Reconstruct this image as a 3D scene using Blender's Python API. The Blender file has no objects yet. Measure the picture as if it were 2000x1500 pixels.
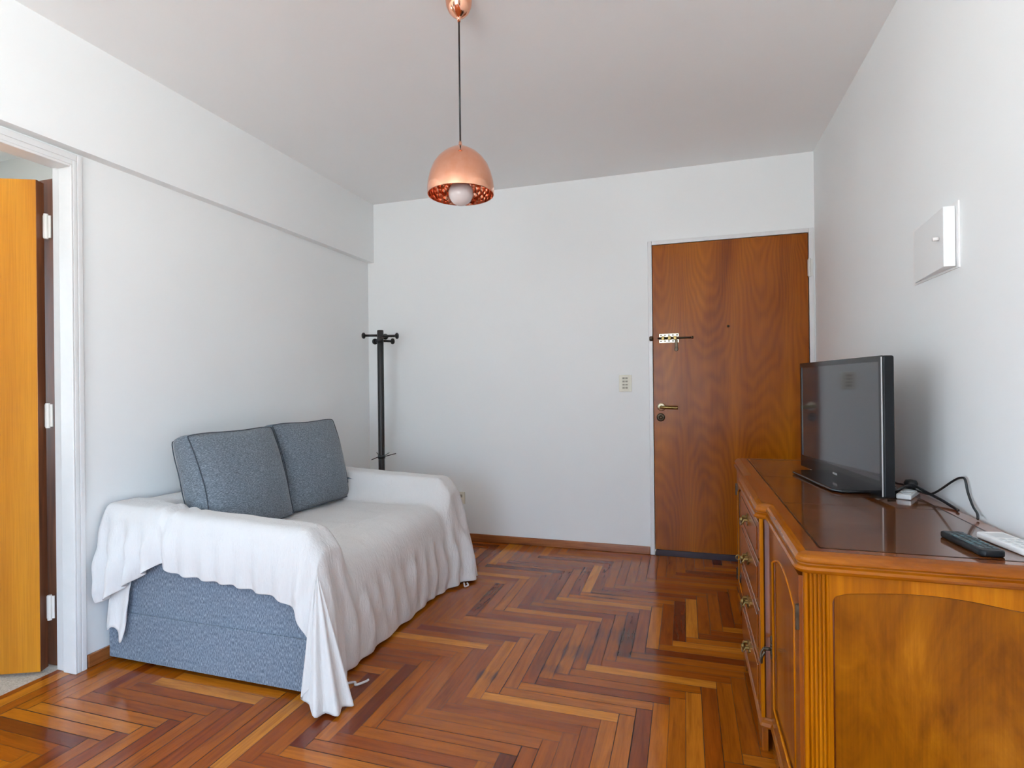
import bpy, bmesh, math, random
from mathutils import Vector, Matrix, noise
random.seed(7)
PI = math.pi
scn = bpy.context.scene
col = scn.collection

# ------------------------------------------------------------------ camera
CAM_H = 1.1234
yaw, pitch, roll, fpx = math.radians(17.32), math.radians(0.071), math.radians(-0.637), 1085.4
fw = Vector((-math.sin(yaw)*math.cos(pitch), math.cos(yaw)*math.cos(pitch), math.sin(pitch)))
r0 = Vector((math.cos(yaw), math.sin(yaw), 0)); u0 = r0.cross(fw)
rr = math.cos(roll)*r0 + math.sin(roll)*u0
uu = -math.sin(roll)*r0 + math.cos(roll)*u0
cd = bpy.data.cameras.new('camera'); cam = bpy.data.objects.new('camera', cd); col.objects.link(cam)
cam.matrix_world = Matrix(((rr.x, uu.x, -fw.x, 0), (rr.y, uu.y, -fw.y, 0), (rr.z, uu.z, -fw.z, CAM_H), (0, 0, 0, 1)))
cd.sensor_width = 36; cd.lens = fpx*36/2000; cd.clip_start = 0.02
scn.camera = cam

# ------------------------------------------------------------------ light
scn.view_settings.view_transform = 'Standard'
scn.view_settings.look = 'None'
scn.view_settings.gamma = 1
scn.view_settings.use_curve_mapping = False
scn.view_settings.exposure = 0.15
scn.cycles.max_bounces = 12
scn.cycles.diffuse_bounces = 8
scn.cycles.glossy_bounces = 5
scn.cycles.transparent_max_bounces = 8
scn.cycles.sample_clamp_indirect = 6

w = bpy.data.worlds.new('world'); scn.world = w; w.use_nodes = True
nt = w.node_tree; nt.nodes.clear()
out = nt.nodes.new('ShaderNodeOutputWorld'); bg = nt.nodes.new('ShaderNodeBackground')
tc = nt.nodes.new('ShaderNodeTexCoord'); sx = nt.nodes.new('ShaderNodeSeparateXYZ'); cr = nt.nodes.new('ShaderNodeValToRGB')
nt.links.new(tc.outputs['Generated'], sx.inputs[0])
mr = nt.nodes.new('ShaderNodeMapRange'); mr.inputs[1].default_value = -1; mr.inputs[2].default_value = 1
nt.links.new(sx.outputs['Z'], mr.inputs[0]); nt.links.new(mr.outputs[0], cr.inputs[0])
e = cr.color_ramp.elements
e[0].position = 0.0; e[0].color = (1.62, 1.68, 1.68, 1)
e[1].position = 1.0; e[1].color = (0.66, 1.02, 1.52, 1)
for pos_, c_ in ((0.46, (1.52, 1.60, 1.62, 1)), (0.50, (0.72, 0.84, 0.92, 1)), (0.62, (0.74, 1.08, 1.52, 1))):
    q = e.new(pos_); q.color = c_
nt.links.new(cr.outputs[0], bg.inputs[0]); bg.inputs[1].default_value = 7.0
nt.links.new(bg.outputs[0], out.inputs[0])

def area(name, loc, rot, sx_, sy_, power, colr, portal=False):
    l = bpy.data.lights.new(name, 'AREA'); l.shape = 'RECTANGLE'; l.size = sx_; l.size_y = sy_; l.energy = power; l.color = colr
    o = bpy.data.objects.new(name, l); o.location = loc; o.rotation_euler = rot; col.objects.link(o)
    if portal: l.cycles.is_portal = True
    return o
WY = -2.6     # wall with the big window, behind the camera
LW = (-2.40, -0.20, 0.3, 2.05)      # unseen window added in the left wall for even light: y0, y1, z0, z1
RW = (-2.40, -0.15, 0.3, 2.1)      # unseen window added in the right wall, also to even the light
SW = (-0.1, 1.3, 0.6, 2.2)         # unseen window added to light the side room
area('daylight_portal', (-0.775, WY-0.05, 1.15), (PI/2, 0, PI), 1.75, 1.7, 1, (1, 1, 1), True)
area('added_window_portal_left', (-2.42, -1.30, 1.175), (PI/2, 0, PI/2), 2.2, 1.75, 1, (1, 1, 1), True)
area('daylight_portal_right', (0.83, -1.275, 1.2), (PI/2, 0, -PI/2), 2.25, 1.8, 1, (1, 1, 1), True)
area('daylight_portal_side_room', (-5.05, 0.6, 1.4), (PI/2, 0, PI/2), 1.4, 1.6, 1, (1, 1, 1), True)

# ------------------------------------------------------------------ node helpers
def newmat(name):
    m = bpy.data.materials.new(name); m.use_nodes = True
    return m, m.node_tree, m.node_tree.nodes['Principled BSDF']
def N(nt, t, **kw):
    n = nt.nodes.new(t)
    for k, v in kw.items(): setattr(n, k, v)
    return n
def ramp(nt, stops):
    r = N(nt, 'ShaderNodeValToRGB'); el = r.color_ramp.elements
    el[0].position = stops[0][0]; el[0].color = (*stops[0][1], 1)
    el[1].position = stops[-1][0]; el[1].color = (*stops[-1][1], 1)
    for p, c in stops[1:-1]: q = el.new(p); q.color = (*c, 1)
    return r
def lin(r, g, b):
    f = lambda c: (c/255/12.92) if c/255 <= 0.04045 else ((c/255+0.055)/1.055)**2.4
    return (f(r), f(g), f(b))
def coords(nt, scale=(1, 1, 1), kind='Object', rot=(0, 0, 0), loc=(0, 0, 0)):
    t = N(nt, 'ShaderNodeTexCoord'); mp = N(nt, 'ShaderNodeMapping')
    nt.links.new(t.outputs[kind], mp.inputs[0]); mp.inputs['Scale'].default_value = scale
    mp.inputs['Rotation'].default_value = rot; mp.inputs['Location'].default_value = loc
    return mp.outputs[0]
def noise_n(nt, vec, scale, detail=4, rough=0.55, dist=0.0):
    n = N(nt, 'ShaderNodeTexNoise'); n.inputs['Scale'].default_value = scale; n.inputs['Detail'].default_value = detail
    n.inputs['Roughness'].default_value = rough; n.inputs['Distortion'].default_value = dist
    nt.links.new(vec, n.inputs['Vector']); return n
def bump(nt, b, h, strength, dist=0.01):
    n = N(nt, 'ShaderNodeBump'); n.inputs['Strength'].default_value = strength; n.inputs['Distance'].default_value = dist
    nt.links.new(h, n.inputs['Height']); nt.links.new(n.outputs[0], b.inputs['Normal']); return n
def mixc(nt, fac, a, b, mode='MIX'):
    m = N(nt, 'ShaderNodeMix', data_type='RGBA', blend_type=mode)
    for i, v in ((0, fac), (6, a), (7, b)):
        if isinstance(v, (int, float)): m.inputs[i].default_value = v
        elif isinstance(v, tuple): m.inputs[i].default_value = (*v, 1)
        else: nt.links.new(v, m.inputs[i])
    return m.outputs[2]
def mat(name, c, rough=0.5, metal=0.0, coat=0.0, spec=0.5, nscale=0, nstr=0.0, vary=0.04):
    """plain painted / plastic / metal surface with a faint procedural tone variation"""
    m, nt, b = newmat(name)
    v = coords(nt)
    n = noise_n(nt, v, nscale or 18, 3)
    r = ramp(nt, [(0.3, tuple(x*(1-vary) for x in c)), (0.7, tuple(min(1, x*(1+vary)) for x in c))])
    nt.links.new(n.outputs[0], r.inputs[0]); nt.links.new(r.outputs[0], b.inputs['Base Color'])
    b.inputs['Roughness'].default_value = rough; b.inputs['Metallic'].default_value = metal
    b.inputs['Coat Weight'].default_value = coat; b.inputs['Specular IOR Level'].default_value = spec
    if nstr: bump(nt, b, n.outputs[0], nstr, 0.002)
    return m
def wood(name, stops, stretch=(9, 9, 0.9), fig=1.0, rough=0.3, coat=0.3, fine=(160, 160, 5), finek=0.35, dist=1.2, coat_rough=0.15, loc=(0, 0, 0), spec=0.5):
    m, nt, b = newmat(name); b.inputs['Specular IOR Level'].default_value = spec
    v = coords(nt, stretch, loc=loc)
    n = noise_n(nt, v, fig, 5, 0.6, dist)
    r = ramp(nt, stops)
    nt.links.new(n.outputs[0], r.inputs[0])
    f = noise_n(nt, coords(nt, fine), 1.0, 3, 0.6)
    fr = ramp(nt, [(0.3, (0.55, 0.5, 0.45)), (0.65, (1, 1, 1))])
    nt.links.new(f.outputs[0], fr.inputs[0])
    c = mixc(nt, finek, r.outputs[0], fr.outputs[0], 'MULTIPLY')
    nt.links.new(c, b.inputs['Base Color'])
    b.inputs['Roughness'].default_value = rough; b.inputs['Coat Weight'].default_value = coat; b.inputs['Coat Roughness'].default_value = coat_rough
    if coat < 0.55: bump(nt, b, f.outputs[0], 0.05, 0.001)
    return m

# ------------------------------------------------------------------ materials
def paint(name, c, bstr=0.08):
    m, nt, b = newmat(name)
    v = coords(nt)
    n = noise_n(nt, v, 1.3, 4, 0.5)
    r = ramp(nt, [(0.3, tuple(x*0.985 for x in c)), (0.7, tuple(x*1.01 for x in c))])
    nt.links.new(n.outputs[0], r.inputs[0]); nt.links.new(r.outputs[0], b.inputs['Base Color'])
    f = noise_n(nt, v, 55, 3, 0.5)
    bump(nt, b, f.outputs[0], bstr, 0.002)
    b.inputs['Roughness'].default_value = 0.62; b.inputs['Specular IOR Level'].default_value = 0.3
    return m
M = {}
M['wall'] = paint('wall_paint', (0.850, 0.872, 0.872))
M['ceiling'] = paint('ceiling_paint', (0.915, 0.935, 0.935))
M['trim'] = mat('white_gloss_paint', (0.74, 0.745, 0.745), 0.28, vary=0.02)
M['side_wall'] = paint('side_room_paint', (0.74, 0.74, 0.71))
M['skirting'] = wood('skirting_wood', [(0.3, lin(105, 55, 25)), (0.5, lin(150, 88, 45)), (0.7, lin(178, 112, 62))], (1.5, 1.5, 20), 1.5, 0.35, 0.3, (6, 6, 150))
M['dark_rubber'] = mat('dark_door_strip', lin(52, 42, 50), 0.5)
M['dark'] = mat('dark_gap', (0.012, 0.010, 0.010), 0.8)
M['black_metal'] = mat('black_lacquer', (0.012, 0.012, 0.013), 0.33)
M['brass'] = mat('aged_brass', (0.27, 0.19, 0.07), 0.33, 1.0, nscale=60, vary=0.25)
M['pale_brass'] = mat('pale_brass', (0.80, 0.75, 0.55), 0.3, 1.0, nscale=60, vary=0.15)
M['iron'] = mat('dark_bronze', (0.10, 0.075, 0.05), 0.4, 0.9, nscale=60, vary=0.3)
M['cream'] = mat('cream_plastic', (0.74, 0.71, 0.60), 0.4)
M['cream_dark'] = mat('taupe_switch_key', (0.30, 0.28, 0.22), 0.4)
M['white_plastic'] = mat('white_plastic', (0.84, 0.84, 0.83), 0.35)
M['black_plastic'] = mat('black_plastic', (0.012, 0.013, 0.015), 0.28)
M['grey_key'] = mat('grey_rubber_key', (0.09, 0.11, 0.12), 0.5)
M['blue_key'] = mat('blue_grey_key', (0.10, 0.17, 0.19), 0.5)
M['light_key'] = mat('pale_key', (0.62, 0.64, 0.64), 0.5)
M['cable'] = mat('black_cable', (0.010, 0.010, 0.012), 0.4)
M['silver'] = mat('silver_print', (0.6, 0.6, 0.6), 0.3, 0.6)
M['hinge_white'] = mat('painted_hinge', (0.72, 0.70, 0.66), 0.4)

# copper
def copper(name, rough, hammered=0.0):
    m, nt, b = newmat(name)
    v = coords(nt); n = noise_n(nt, v, 40, 2)
    r = ramp(nt, [(0.3, (0.93, 0.44, 0.28)), (0.7, (0.96, 0.50, 0.34))])
    nt.links.new(n.outputs[0], r.inputs[0]); nt.links.new(r.outputs[0], b.inputs['Base Color'])
    b.inputs['Metallic'].default_value = 1; b.inputs['Roughness'].default_value = rough
    if hammered:
        vo = N(nt, 'ShaderNodeTexVoronoi'); vo.inputs['Scale'].default_value = 60; nt.links.new(v, vo.inputs['Vector'])
        bump(nt, b, vo.outputs['Distance'], hammered, 0.01)
    return m
M['copper'] = copper('polished_copper', 0.10)
M['copper_in'] = copper('hammered_copper', 0.16, 0.5)
m, nt, b = newmat('opal_glass')
v = coords(nt); n = noise_n(nt, v, 8, 2); r = ramp(nt, [(0, (0.72, 0.66, 0.64)), (1, (0.78, 0.72, 0.70))])
nt.links.new(n.outputs[0], r.inputs[0]); nt.links.new(r.outputs[0], b.inputs['Base Color'])
b.inputs['Roughness'].default_value = 0.12; b.inputs['Subsurface Weight'].default_value = 0.2; b.inputs['Subsurface Radius'].default_value = (0.02, 0.02, 0.02)
M['opal'] = m

# window glass: clear with a fresnel reflection
m = bpy.data.materials.new('window_glass'); m.use_nodes = True; nt = m.node_tree; nt.nodes.clear()
o_ = N(nt, 'ShaderNodeOutputMaterial'); mx = N(nt, 'ShaderNodeMixShader'); tr = N(nt, 'ShaderNodeBsdfTransparent'); gl = N(nt, 'ShaderNodeBsdfGlossy'); fr = N(nt, 'ShaderNodeFresnel')
gl.inputs['Roughness'].default_value = 0.0; fr.inputs[0].default_value = 1.3
nt.links.new(fr.outputs[0], mx.inputs[0]); nt.links.new(tr.outputs[0], mx.inputs[1]); nt.links.new(gl.outputs[0], mx.inputs[2]); nt.links.new(mx.outputs[0], o_.inputs[0])
M['glass'] = m

# TV screen
m, nt, b = newmat('tv_screen')
v = coords(nt); n = noise_n(nt, v, 900, 1); r = ramp(nt, [(0, (0.022, 0.025, 0.030)), (1, (0.040, 0.045, 0.054))])
nt.links.new(n.outputs[0], r.inputs[0]); nt.links.new(r.outputs[0], b.inputs['Base Color'])
b.inputs['Roughness'].default_value = 0.06; b.inputs['IOR'].default_value = 1.8
M['screen'] = m
M['tv_black'] = mat('gloss_black_plastic', (0.007, 0.008, 0.010), 0.10, spec=0.45)
M['tv_side'] = mat('black_tv_shell', (0.008, 0.009, 0.011), 0.35, spec=0.25)

# parquet: per-board tone from the mesh attribute 'tone', grain along the board from the UVs
m, nt, b = newmat('herringbone_parquet')
at = N(nt, 'ShaderNodeAttribute'); at.attribute_name = 'tone'
sp = N(nt, 'ShaderNodeSeparateColor'); nt.links.new(at.outputs['Color'], sp.inputs[0])
tone = ramp(nt, [(0.0, lin(104, 42, 12)), (0.14, lin(132, 58, 10)), (0.35, lin(150, 74, 10)), (0.6, lin(164, 88, 12)), (0.84, lin(184, 106, 20)), (1.0, lin(208, 136, 44))])
nt.links.new(sp.outputs[0], tone.inputs[0])
uv = N(nt, 'ShaderNodeTexCoord'); mp = N(nt, 'ShaderNodeMapping'); nt.links.new(uv.outputs['UV'], mp.inputs[0]); mp.inputs['Scale'].default_value = (3.2, 42, 1)
cmb = N(nt, 'ShaderNodeVectorMath', operation='ADD'); sc = N(nt, 'ShaderNodeVectorMath', operation='SCALE'); sc.inputs[3].default_value = 37
nt.links.new(at.outputs['Color'], sc.inputs[0]); nt.links.new(mp.outputs[0], cmb.inputs[0]); nt.links.new(sc.outputs[0], cmb.inputs[1])
g = noise_n(nt, cmb.outputs[0], 1.0, 5, 0.6, 0.8)
gr = ramp(nt, [(0.25, (0.46, 0.36, 0.30)), (0.5, (0.92, 0.90, 0.88)), (0.75, (1.22, 1.18, 1.10))])
nt.links.new(g.outputs[0], gr.inputs[0])
c1 = mixc(nt, 0.75, tone.outputs[0], gr.outputs[0], 'MULTIPLY')
# fine pores
mp2 = N(nt, 'ShaderNodeMapping'); nt.links.new(uv.outputs['UV'], mp2.inputs[0]); mp2.inputs['Scale'].default_value = (14, 420, 1)
g2 = noise_n(nt, mp2.outputs[0], 1.0, 2, 0.5)
g2r = ramp(nt, [(0.35, (0.72, 0.66, 0.6)), (0.55, (1, 1, 1))]); nt.links.new(g2.outputs[0], g2r.inputs[0])
c2 = mixc(nt, 0.4, c1, g2r.outputs[0], 'MULTIPLY')
# worn, water-marked patches where the varnish has gone dark
vo = coords(nt)
def blob(cx, cy, rx, ry):
    mpb = N(nt, 'ShaderNodeMapping'); nt.links.new(vo, mpb.inputs[0])
    mpb.inputs['Location'].default_value = (-cx/rx, -cy/ry, 0); mpb.inputs['Scale'].default_value = (1/rx, 1/ry, 0)
    ln = N(nt, 'ShaderNodeVectorMath', operation='LENGTH'); nt.links.new(mpb.outputs[0], ln.inputs[0])
    q = N(nt, 'ShaderNodeMapRange'); q.inputs[1].default_value = 0.2; q.inputs[2].default_value = 1.0; q.inputs[3].default_value = 1; q.inputs[4].default_value = 0
    nt.links.new(ln.outputs[1], q.inputs[0]); return q.outputs[0]
acc = None
for a in ((-0.29, 2.50, 0.30, 0.22), (-0.18, 2.33, 0.34, 0.10), (-0.50, 2.14, 0.16, 0.10), (-0.42, 2.95, 0.22, 0.22), (-0.45, 2.30, 0.22, 0.2), (-0.75, 2.02, 0.12, 0.10)):
    q = blob(*a)
    if acc is None: acc = q
    else:
        mm = N(nt, 'ShaderNodeMath', operation='MAXIMUM'); nt.links.new(acc, mm.inputs[0]); nt.links.new(q, mm.inputs[1]); acc = mm.outputs[0]
wn = noise_n(nt, cmb.outputs[0], 0.7, 5, 0.7, 1.0)
suv = N(nt, 'ShaderNodeSeparateXYZ'); nt.links.new(uv.outputs['UV'], suv.inputs[0])
ev = N(nt, 'ShaderNodeMath', operation='MULTIPLY_ADD'); nt.links.new(suv.outputs['Y'], ev.inputs[0]); ev.inputs[1].default_value = 38.4; ev.inputs[2].default_value = -1.0
ea = N(nt, 'ShaderNodeMath', operation='ABSOLUTE'); nt.links.new(ev.outputs[0], ea.inputs[0])
ep = N(nt, 'ShaderNodeMath', operation='POWER'); nt.links.new(ea.outputs[0], ep.inputs[0]); ep.inputs[1].default_value = 5
em = N(nt, 'ShaderNodeMath', operation='MULTIPLY_ADD'); nt.links.new(ep.outputs[0], em.inputs[0]); em.inputs[1].default_value = 0.55; em.inputs[2].default_value = 0.80
wq = N(nt, 'ShaderNodeMath', operation='MULTIPLY'); nt.links.new(em.outputs[0], wq.inputs[0]); nt.links.new(wn.outputs[0], wq.inputs[1])
wm = N(nt, 'ShaderNodeMath', operation='MULTIPLY'); nt.links.new(acc, wm.inputs[0]); nt.links.new(wq.outputs[0], wm.inputs[1])
wr = N(nt, 'ShaderNodeMapRange'); wr.inputs[1].default_value = 0.31; wr.inputs[2].default_value = 0.58; wr.inputs[3].default_value = 0; wr.inputs[4].default_value = 0.8
nt.links.new(wm.outputs[0], wr.inputs[0])
c3 = mixc(nt, wr.outputs[0], c2, lin(66, 48, 42))
nt.links.new(c3, b.inputs['Base Color'])
rn = noise_n(nt, vo, 5, 4); rm = N(nt, 'ShaderNodeMapRange'); rm.inputs[3].default_value = 0.12; rm.inputs[4].default_value = 0.24
nt.links.new(rn.outputs[0], rm.inputs[0]); nt.links.new(rm.outputs[0], b.inputs['Roughness'])
b.inputs['Specular IOR Level'].default_value = 0.42; b.inputs['Coat Weight'].default_value = 0.05; b.inputs['Coat Roughness'].default_value = 0.1
wav = noise_n(nt, vo, 7, 2); bump(nt, b, wav.outputs[0], 0.10, 0.02)
M['parquet'] = m
M['joint'] = mat('parquet_joint', lin(52, 28, 16), 0.6)

# doors, sideboard
def door_wood(name, stops, rings=True, rough=0.32, coat=0.3, cx=0.26, cz=2.3):
    m, nt, b = newmat(name)
    v = coords(nt, (1.0, 1.0, 0.30), loc=(-cx, 0, -cz*0.30))
    nz = noise_n(nt, coords(nt, (2.2, 2.2, 0.7)), 1.4, 3, 0.5)
    sc_ = N(nt, 'ShaderNodeVectorMath', operation='SCALE'); sc_.inputs[3].default_value = 0.35; nt.links.new(nz.outputs['Color'], sc_.inputs[0])
    ad = N(nt, 'ShaderNodeVectorMath', operation='ADD'); nt.links.new(v, ad.inputs[0]); nt.links.new(sc_.outputs[0], ad.inputs[1])
    s3 = N(nt, 'ShaderNodeSeparateXYZ'); nt.links.new(coords(nt), s3.inputs[0])
    s4 = N(nt, 'ShaderNodeSeparateColor'); nt.links.new(nz.outputs['Color'], s4.inputs[0])
    def mth(op, a, b_=0.0, c_=0.0):
        q = N(nt, 'ShaderNodeMath', operation=op)
        for i_, v_ in enumerate((a, b_, c_)):
            if isinstance(v_, (int, float)): q.inputs[i_].default_value = v_
            else: nt.links.new(v_, q.inputs[i_])
        return q.outputs[0]
    xx = mth('ADD', s3.outputs['X'], mth('MULTIPLY', s4.outputs[0], 0.10))
    pp = mth('PINGPONG', mth('ADD', xx, 5.03), 0.155)
    zz = mth('SUBTRACT', s3.outputs['Z'], 1.0)
    bend = mth('MULTIPLY', mth('MULTIPLY', mth('MULTIPLY', pp, pp), 24.0), zz)
    ph = mth('SUBTRACT', mth('ADD', mth('MULTIPLY', s3.outputs['Z'], 0.55), mth('MULTIPLY', s4.outputs[1], 0.55)), bend)
    wv_ = mth('MULTIPLY_ADD', mth('SINE', mth('MULTIPLY', ph, 95.0 if rings else 12.0)), 0.5, 0.5)
    big = noise_n(nt, coords(nt, (3.5, 3.5, 0.55)), 1.3, 3, 0.5, 0.6)
    r = ramp(nt, stops); nt.links.new(big.outputs[0], r.inputs[0])
    wr_ = ramp(nt, [(0.0, (0.80, 0.76, 0.72)), (1.0, (1.06, 1.05, 1.04))]); nt.links.new(wv_, wr_.inputs[0])
    c = mixc(nt, 0.7 if rings else 0.3, r.outputs[0], wr_.outputs[0], 'MULTIPLY')
    f = noise_n(nt, coords(nt, (170, 170, 4)), 1, 3, 0.6); fr_ = ramp(nt, [(0.3, (0.66, 0.6, 0.55)), (0.62, (1, 1, 1))]); nt.links.new(f.outputs[0], fr_.inputs[0])
    c = mixc(nt, 0.45, c, fr_.outputs[0], 'MULTIPLY')
    nt.links.new(c, b.inputs['Base Color']); b.inputs['Roughness'].default_value = rough
    b.inputs['Specular IOR Level'].default_value = 0.24
    b.inputs['Coat Weight'].default_value = coat; b.inputs['Coat Roughness'].default_value = 0.25
    bump(nt, b, nz.outputs[0], 0.12, 0.03)
    return m
M['door'] = door_wood('varnished_veneer', [(0.25, lin(130, 62, 0)), (0.5, lin(156, 82, 0)), (0.75, lin(178, 104, 4))], True, 0.27, 0.06)
M['door_side'] = door_wood('golden_veneer', [(0.25, lin(184, 112, 18)), (0.5, lin(204, 134, 28)), (0.75, lin(216, 150, 42))], False, 0.30, 0.35)
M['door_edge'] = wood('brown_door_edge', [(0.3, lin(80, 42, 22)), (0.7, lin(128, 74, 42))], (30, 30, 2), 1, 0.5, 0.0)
M['oak'] = wood('honey_cabinet_wood', [(0.3, lin(146, 78, 2)), (0.5, lin(178, 102, 3)), (0.72, lin(200, 124, 10))], (14, 14, 1.2), 1.0, 0.26, 0.04, (190, 190, 6), 0.28, spec=0.12)
M['panel'] = wood('cabinet_panel_veneer', [(0.25, lin(104, 52, 2)), (0.45, lin(136, 74, 2)), (0.6, lin(154, 88, 3)), (0.8, lin(184, 112, 12))], (4.2, 4.2, 1.5), 1.3, 0.3, 0.0, (230, 230, 5), 0.35, 2.6, spec=0.15)
M['mahog'] = wood('red_cabinet_wood', [(0.3, lin(112, 52, 8)), (0.5, lin(144, 72, 8)), (0.75, lin(166, 90, 14))], (12, 12, 1.2), 1.0, 0.22, 0.5, (190, 190, 6), 0.35)
M['edge_wood'] = wood('moulded_edge_wood', [(0.3, lin(118, 58, 2)), (0.5, lin(148, 78, 4)), (0.75, lin(170, 98, 12))], (2, 2, 18), 1.2, 0.2, 0.06, (9, 9, 190), 0.35, spec=0.25)
M['top_wood'] = wood('sideboard_top_wood', [(0.3, lin(112, 54, 18)), (0.5, lin(138, 72, 24)), (0.75, lin(158, 88, 34))], (12, 2.0, 12), 1.2, 0.14, 0.6, (190, 8, 190), 0.3, 1.2, 0.06)
M['top_panel'] = wood('sideboard_top_panel', [(0.3, lin(84, 44, 14)), (0.5, lin(104, 56, 18)), (0.75, lin(120, 68, 24))], (14, 14, 14), 0.6, 0.12, 0.6, (240, 240, 240), 0.25, 0.1, 0.05)
M['groove_shade'] = mat('panel_groove_shade', lin(104, 44, 8), 0.3)  # dark colour stands in for the shadow in the end panel groove
M['inlay'] = mat('dark_inlay_line', lin(48, 26, 14), 0.3)

# fabrics
def fabric(name, lo, mid, hi, sc1=(60, 60, 260), bstr=0.35, rough=0.9, sheen=0.2):
    m, nt, b = newmat(name)
    n1 = noise_n(nt, coords(nt, sc1), 1.0, 3, 0.6)
    n2 = noise_n(nt, coords(nt, (3, 3, 3)), 1.0, 3, 0.5)
    r = ramp(nt, [(0.28, lo), (0.5, mid), (0.74, hi)]); nt.links.new(n1.outputs[0], r.inputs[0])
    r2 = ramp(nt, [(0.3, (0.93, 0.93, 0.93)), (0.7, (1.04, 1.04, 1.04))]); nt.links.new(n2.outputs[0], r2.inputs[0])
    nt.links.new(mixc(nt, 1.0, r.outputs[0], r2.outputs[0], 'MULTIPLY'), b.inputs['Base Color'])
    b.inputs['Roughness'].default_value = rough; b.inputs['Sheen Weight'].default_value = sheen; b.inputs['Specular IOR Level'].default_value = 0.2
    bump(nt, b, n1.outputs[0], bstr, 0.003)
    return m
M['sofa'] = fabric('slate_blue_upholstery', lin(66, 77, 92), lin(112, 126, 143), lin(176, 190, 206), (420, 420, 80))
M['cushion'] = fabric('grey_melange_fabric', lin(72, 80, 88), lin(108, 118, 128), lin(152, 163, 172), (120, 120, 420))
M['piping'] = fabric('dark_piping', lin(54, 60, 68), lin(72, 80, 89), lin(94, 103, 112), (200, 200, 200))
M['carpet'] = fabric('beige_carpet', lin(150, 138, 122), lin(182, 170, 152), lin(205, 196, 180), (150, 150, 150), 0.6)
m, nt, b = newmat('white_cotton')
v = coords(nt)
n1 = noise_n(nt, coords(nt, (1, 1, 0.6)), 9, 4, 0.55, 0.3); n2 = noise_n(nt, coords(nt, (75, 75, 16)), 1.0, 4, 0.6, 0.5); n3 = noise_n(nt, v, 2.0, 3)
r = ramp(nt, [(0.3, (0.715, 0.71, 0.705)), (0.7, (0.77, 0.77, 0.77))]); nt.links.new(n3.outputs[0], r.inputs[0]); nt.links.new(r.outputs[0], b.inputs['Base Color'])
ad = N(nt, 'ShaderNodeMath', operation='ADD'); nt.links.new(n1.outputs[0], ad.inputs[0]); nt.links.new(n2.outputs[0], ad.inputs[1])
bump(nt, b, ad.outputs[0], 0.28, 0.016)
b.inputs['Roughness'].default_value = 0.9; b.inputs['Specular IOR Level'].default_value = 0.15; b.inputs['Sheen Weight'].default_value = 0.15
M['cotton'] = m

# ------------------------------------------------------------------ mesh helpers
def obj(name, bm, m, parent=None, smooth=False, bevel=0.0, seg=2, sub=0, local=False):
    """link a bmesh (world coordinates unless local) as one mesh object, optionally under a thing"""
    if parent is not None and not local:
        inv = WM[parent.name].inverted()
        bm.transform(inv)
    bmesh.ops.recalc_face_normals(bm, faces=bm.faces)
    me = bpy.data.meshes.new(name); bm.to_mesh(me); bm.free()
    ms = m if isinstance(m, (list, tuple)) else [m]
    for k in ms: me.materials.append(k)
    o = bpy.data.objects.new(name, me); col.objects.link(o)
    if smooth:
        for p in me.polygons: p.use_smooth = True
    if bevel:
        md = o.modifiers.new('bevel', 'BEVEL'); md.width = bevel; md.segments = seg; md.limit_method = 'ANGLE'; md.angle_limit = math.radians(35)
        for p in me.polygons: p.use_smooth = True
        md2 = o.modifiers.new('wn', 'WEIGHTED_NORMAL'); md2.keep_sharp = True
    if sub:
        md = o.modifiers.new('sub', 'SUBSURF'); md.levels = sub; md.render_levels = sub
    if parent is not None: o.parent = parent
    WM[o.name] = WM[parent.name] if parent is not None else Matrix.Identity(4)
    return o
WM = {}
def thing(name, label, cat, loc=(0, 0, 0), rotz=0, group=None, rot=None):
    o = bpy.data.objects.new(name, None); col.objects.link(o); o.empty_display_size = 0.1
    o.location = loc; o.rotation_euler = rot if rot else (0, 0, rotz)
    o['label'] = label; o['category'] = cat
    if group: o['group'] = group
    from mathutils import Euler
    WM[o.name] = Matrix.Translation(loc) @ Euler(o.rotation_euler).to_matrix().to_4x4()
    return o
def tag(o, label, cat, group=None):
    o['label'] = label; o['category'] = cat
    if group: o['group'] = group
    return o
def struct(o, label, cat):
    o['kind'] = 'structure'; o['label'] = label; o['category'] = cat; return o
def bx(bm, x0, x1, y0, y1, z0, z1, mi=0):
    vs = [bm.verts.new((x, y, z)) for x in (x0, x1) for y in (y0, y1) for z in (z0, z1)]
    for f in ((0, 1, 3, 2), (4, 6, 7, 5), (0, 4, 5, 1), (2, 3, 7, 6), (0, 2, 6, 4), (1, 5, 7, 3)):
        fc = bm.faces.new([vs[i] for i in f]); fc.material_index = mi
    return vs
def box(*a):
    bm = bmesh.new(); bx(bm, *a); return bm
def cyl(bm, p, q, r, r2=None, seg=20, cap=True):
    p, q = Vector(p), Vector(q); r2 = r if r2 is None else r2
    d = (q-p).normalized(); a = d.orthogonal().normalized(); b_ = d.cross(a)
    A, B = [], []
    for i in range(seg):
        t = 2*PI*i/seg; n = math.cos(t)*a + math.sin(t)*b_
        A.append(bm.verts.new(p+n*r)); B.append(bm.verts.new(q+n*r2))
    for i in range(seg):
        j = (i+1) % seg; bm.faces.new((A[i], A[j], B[j], B[i]))
    if cap: bm.faces.new(A[::-1]); bm.faces.new(B)
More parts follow.
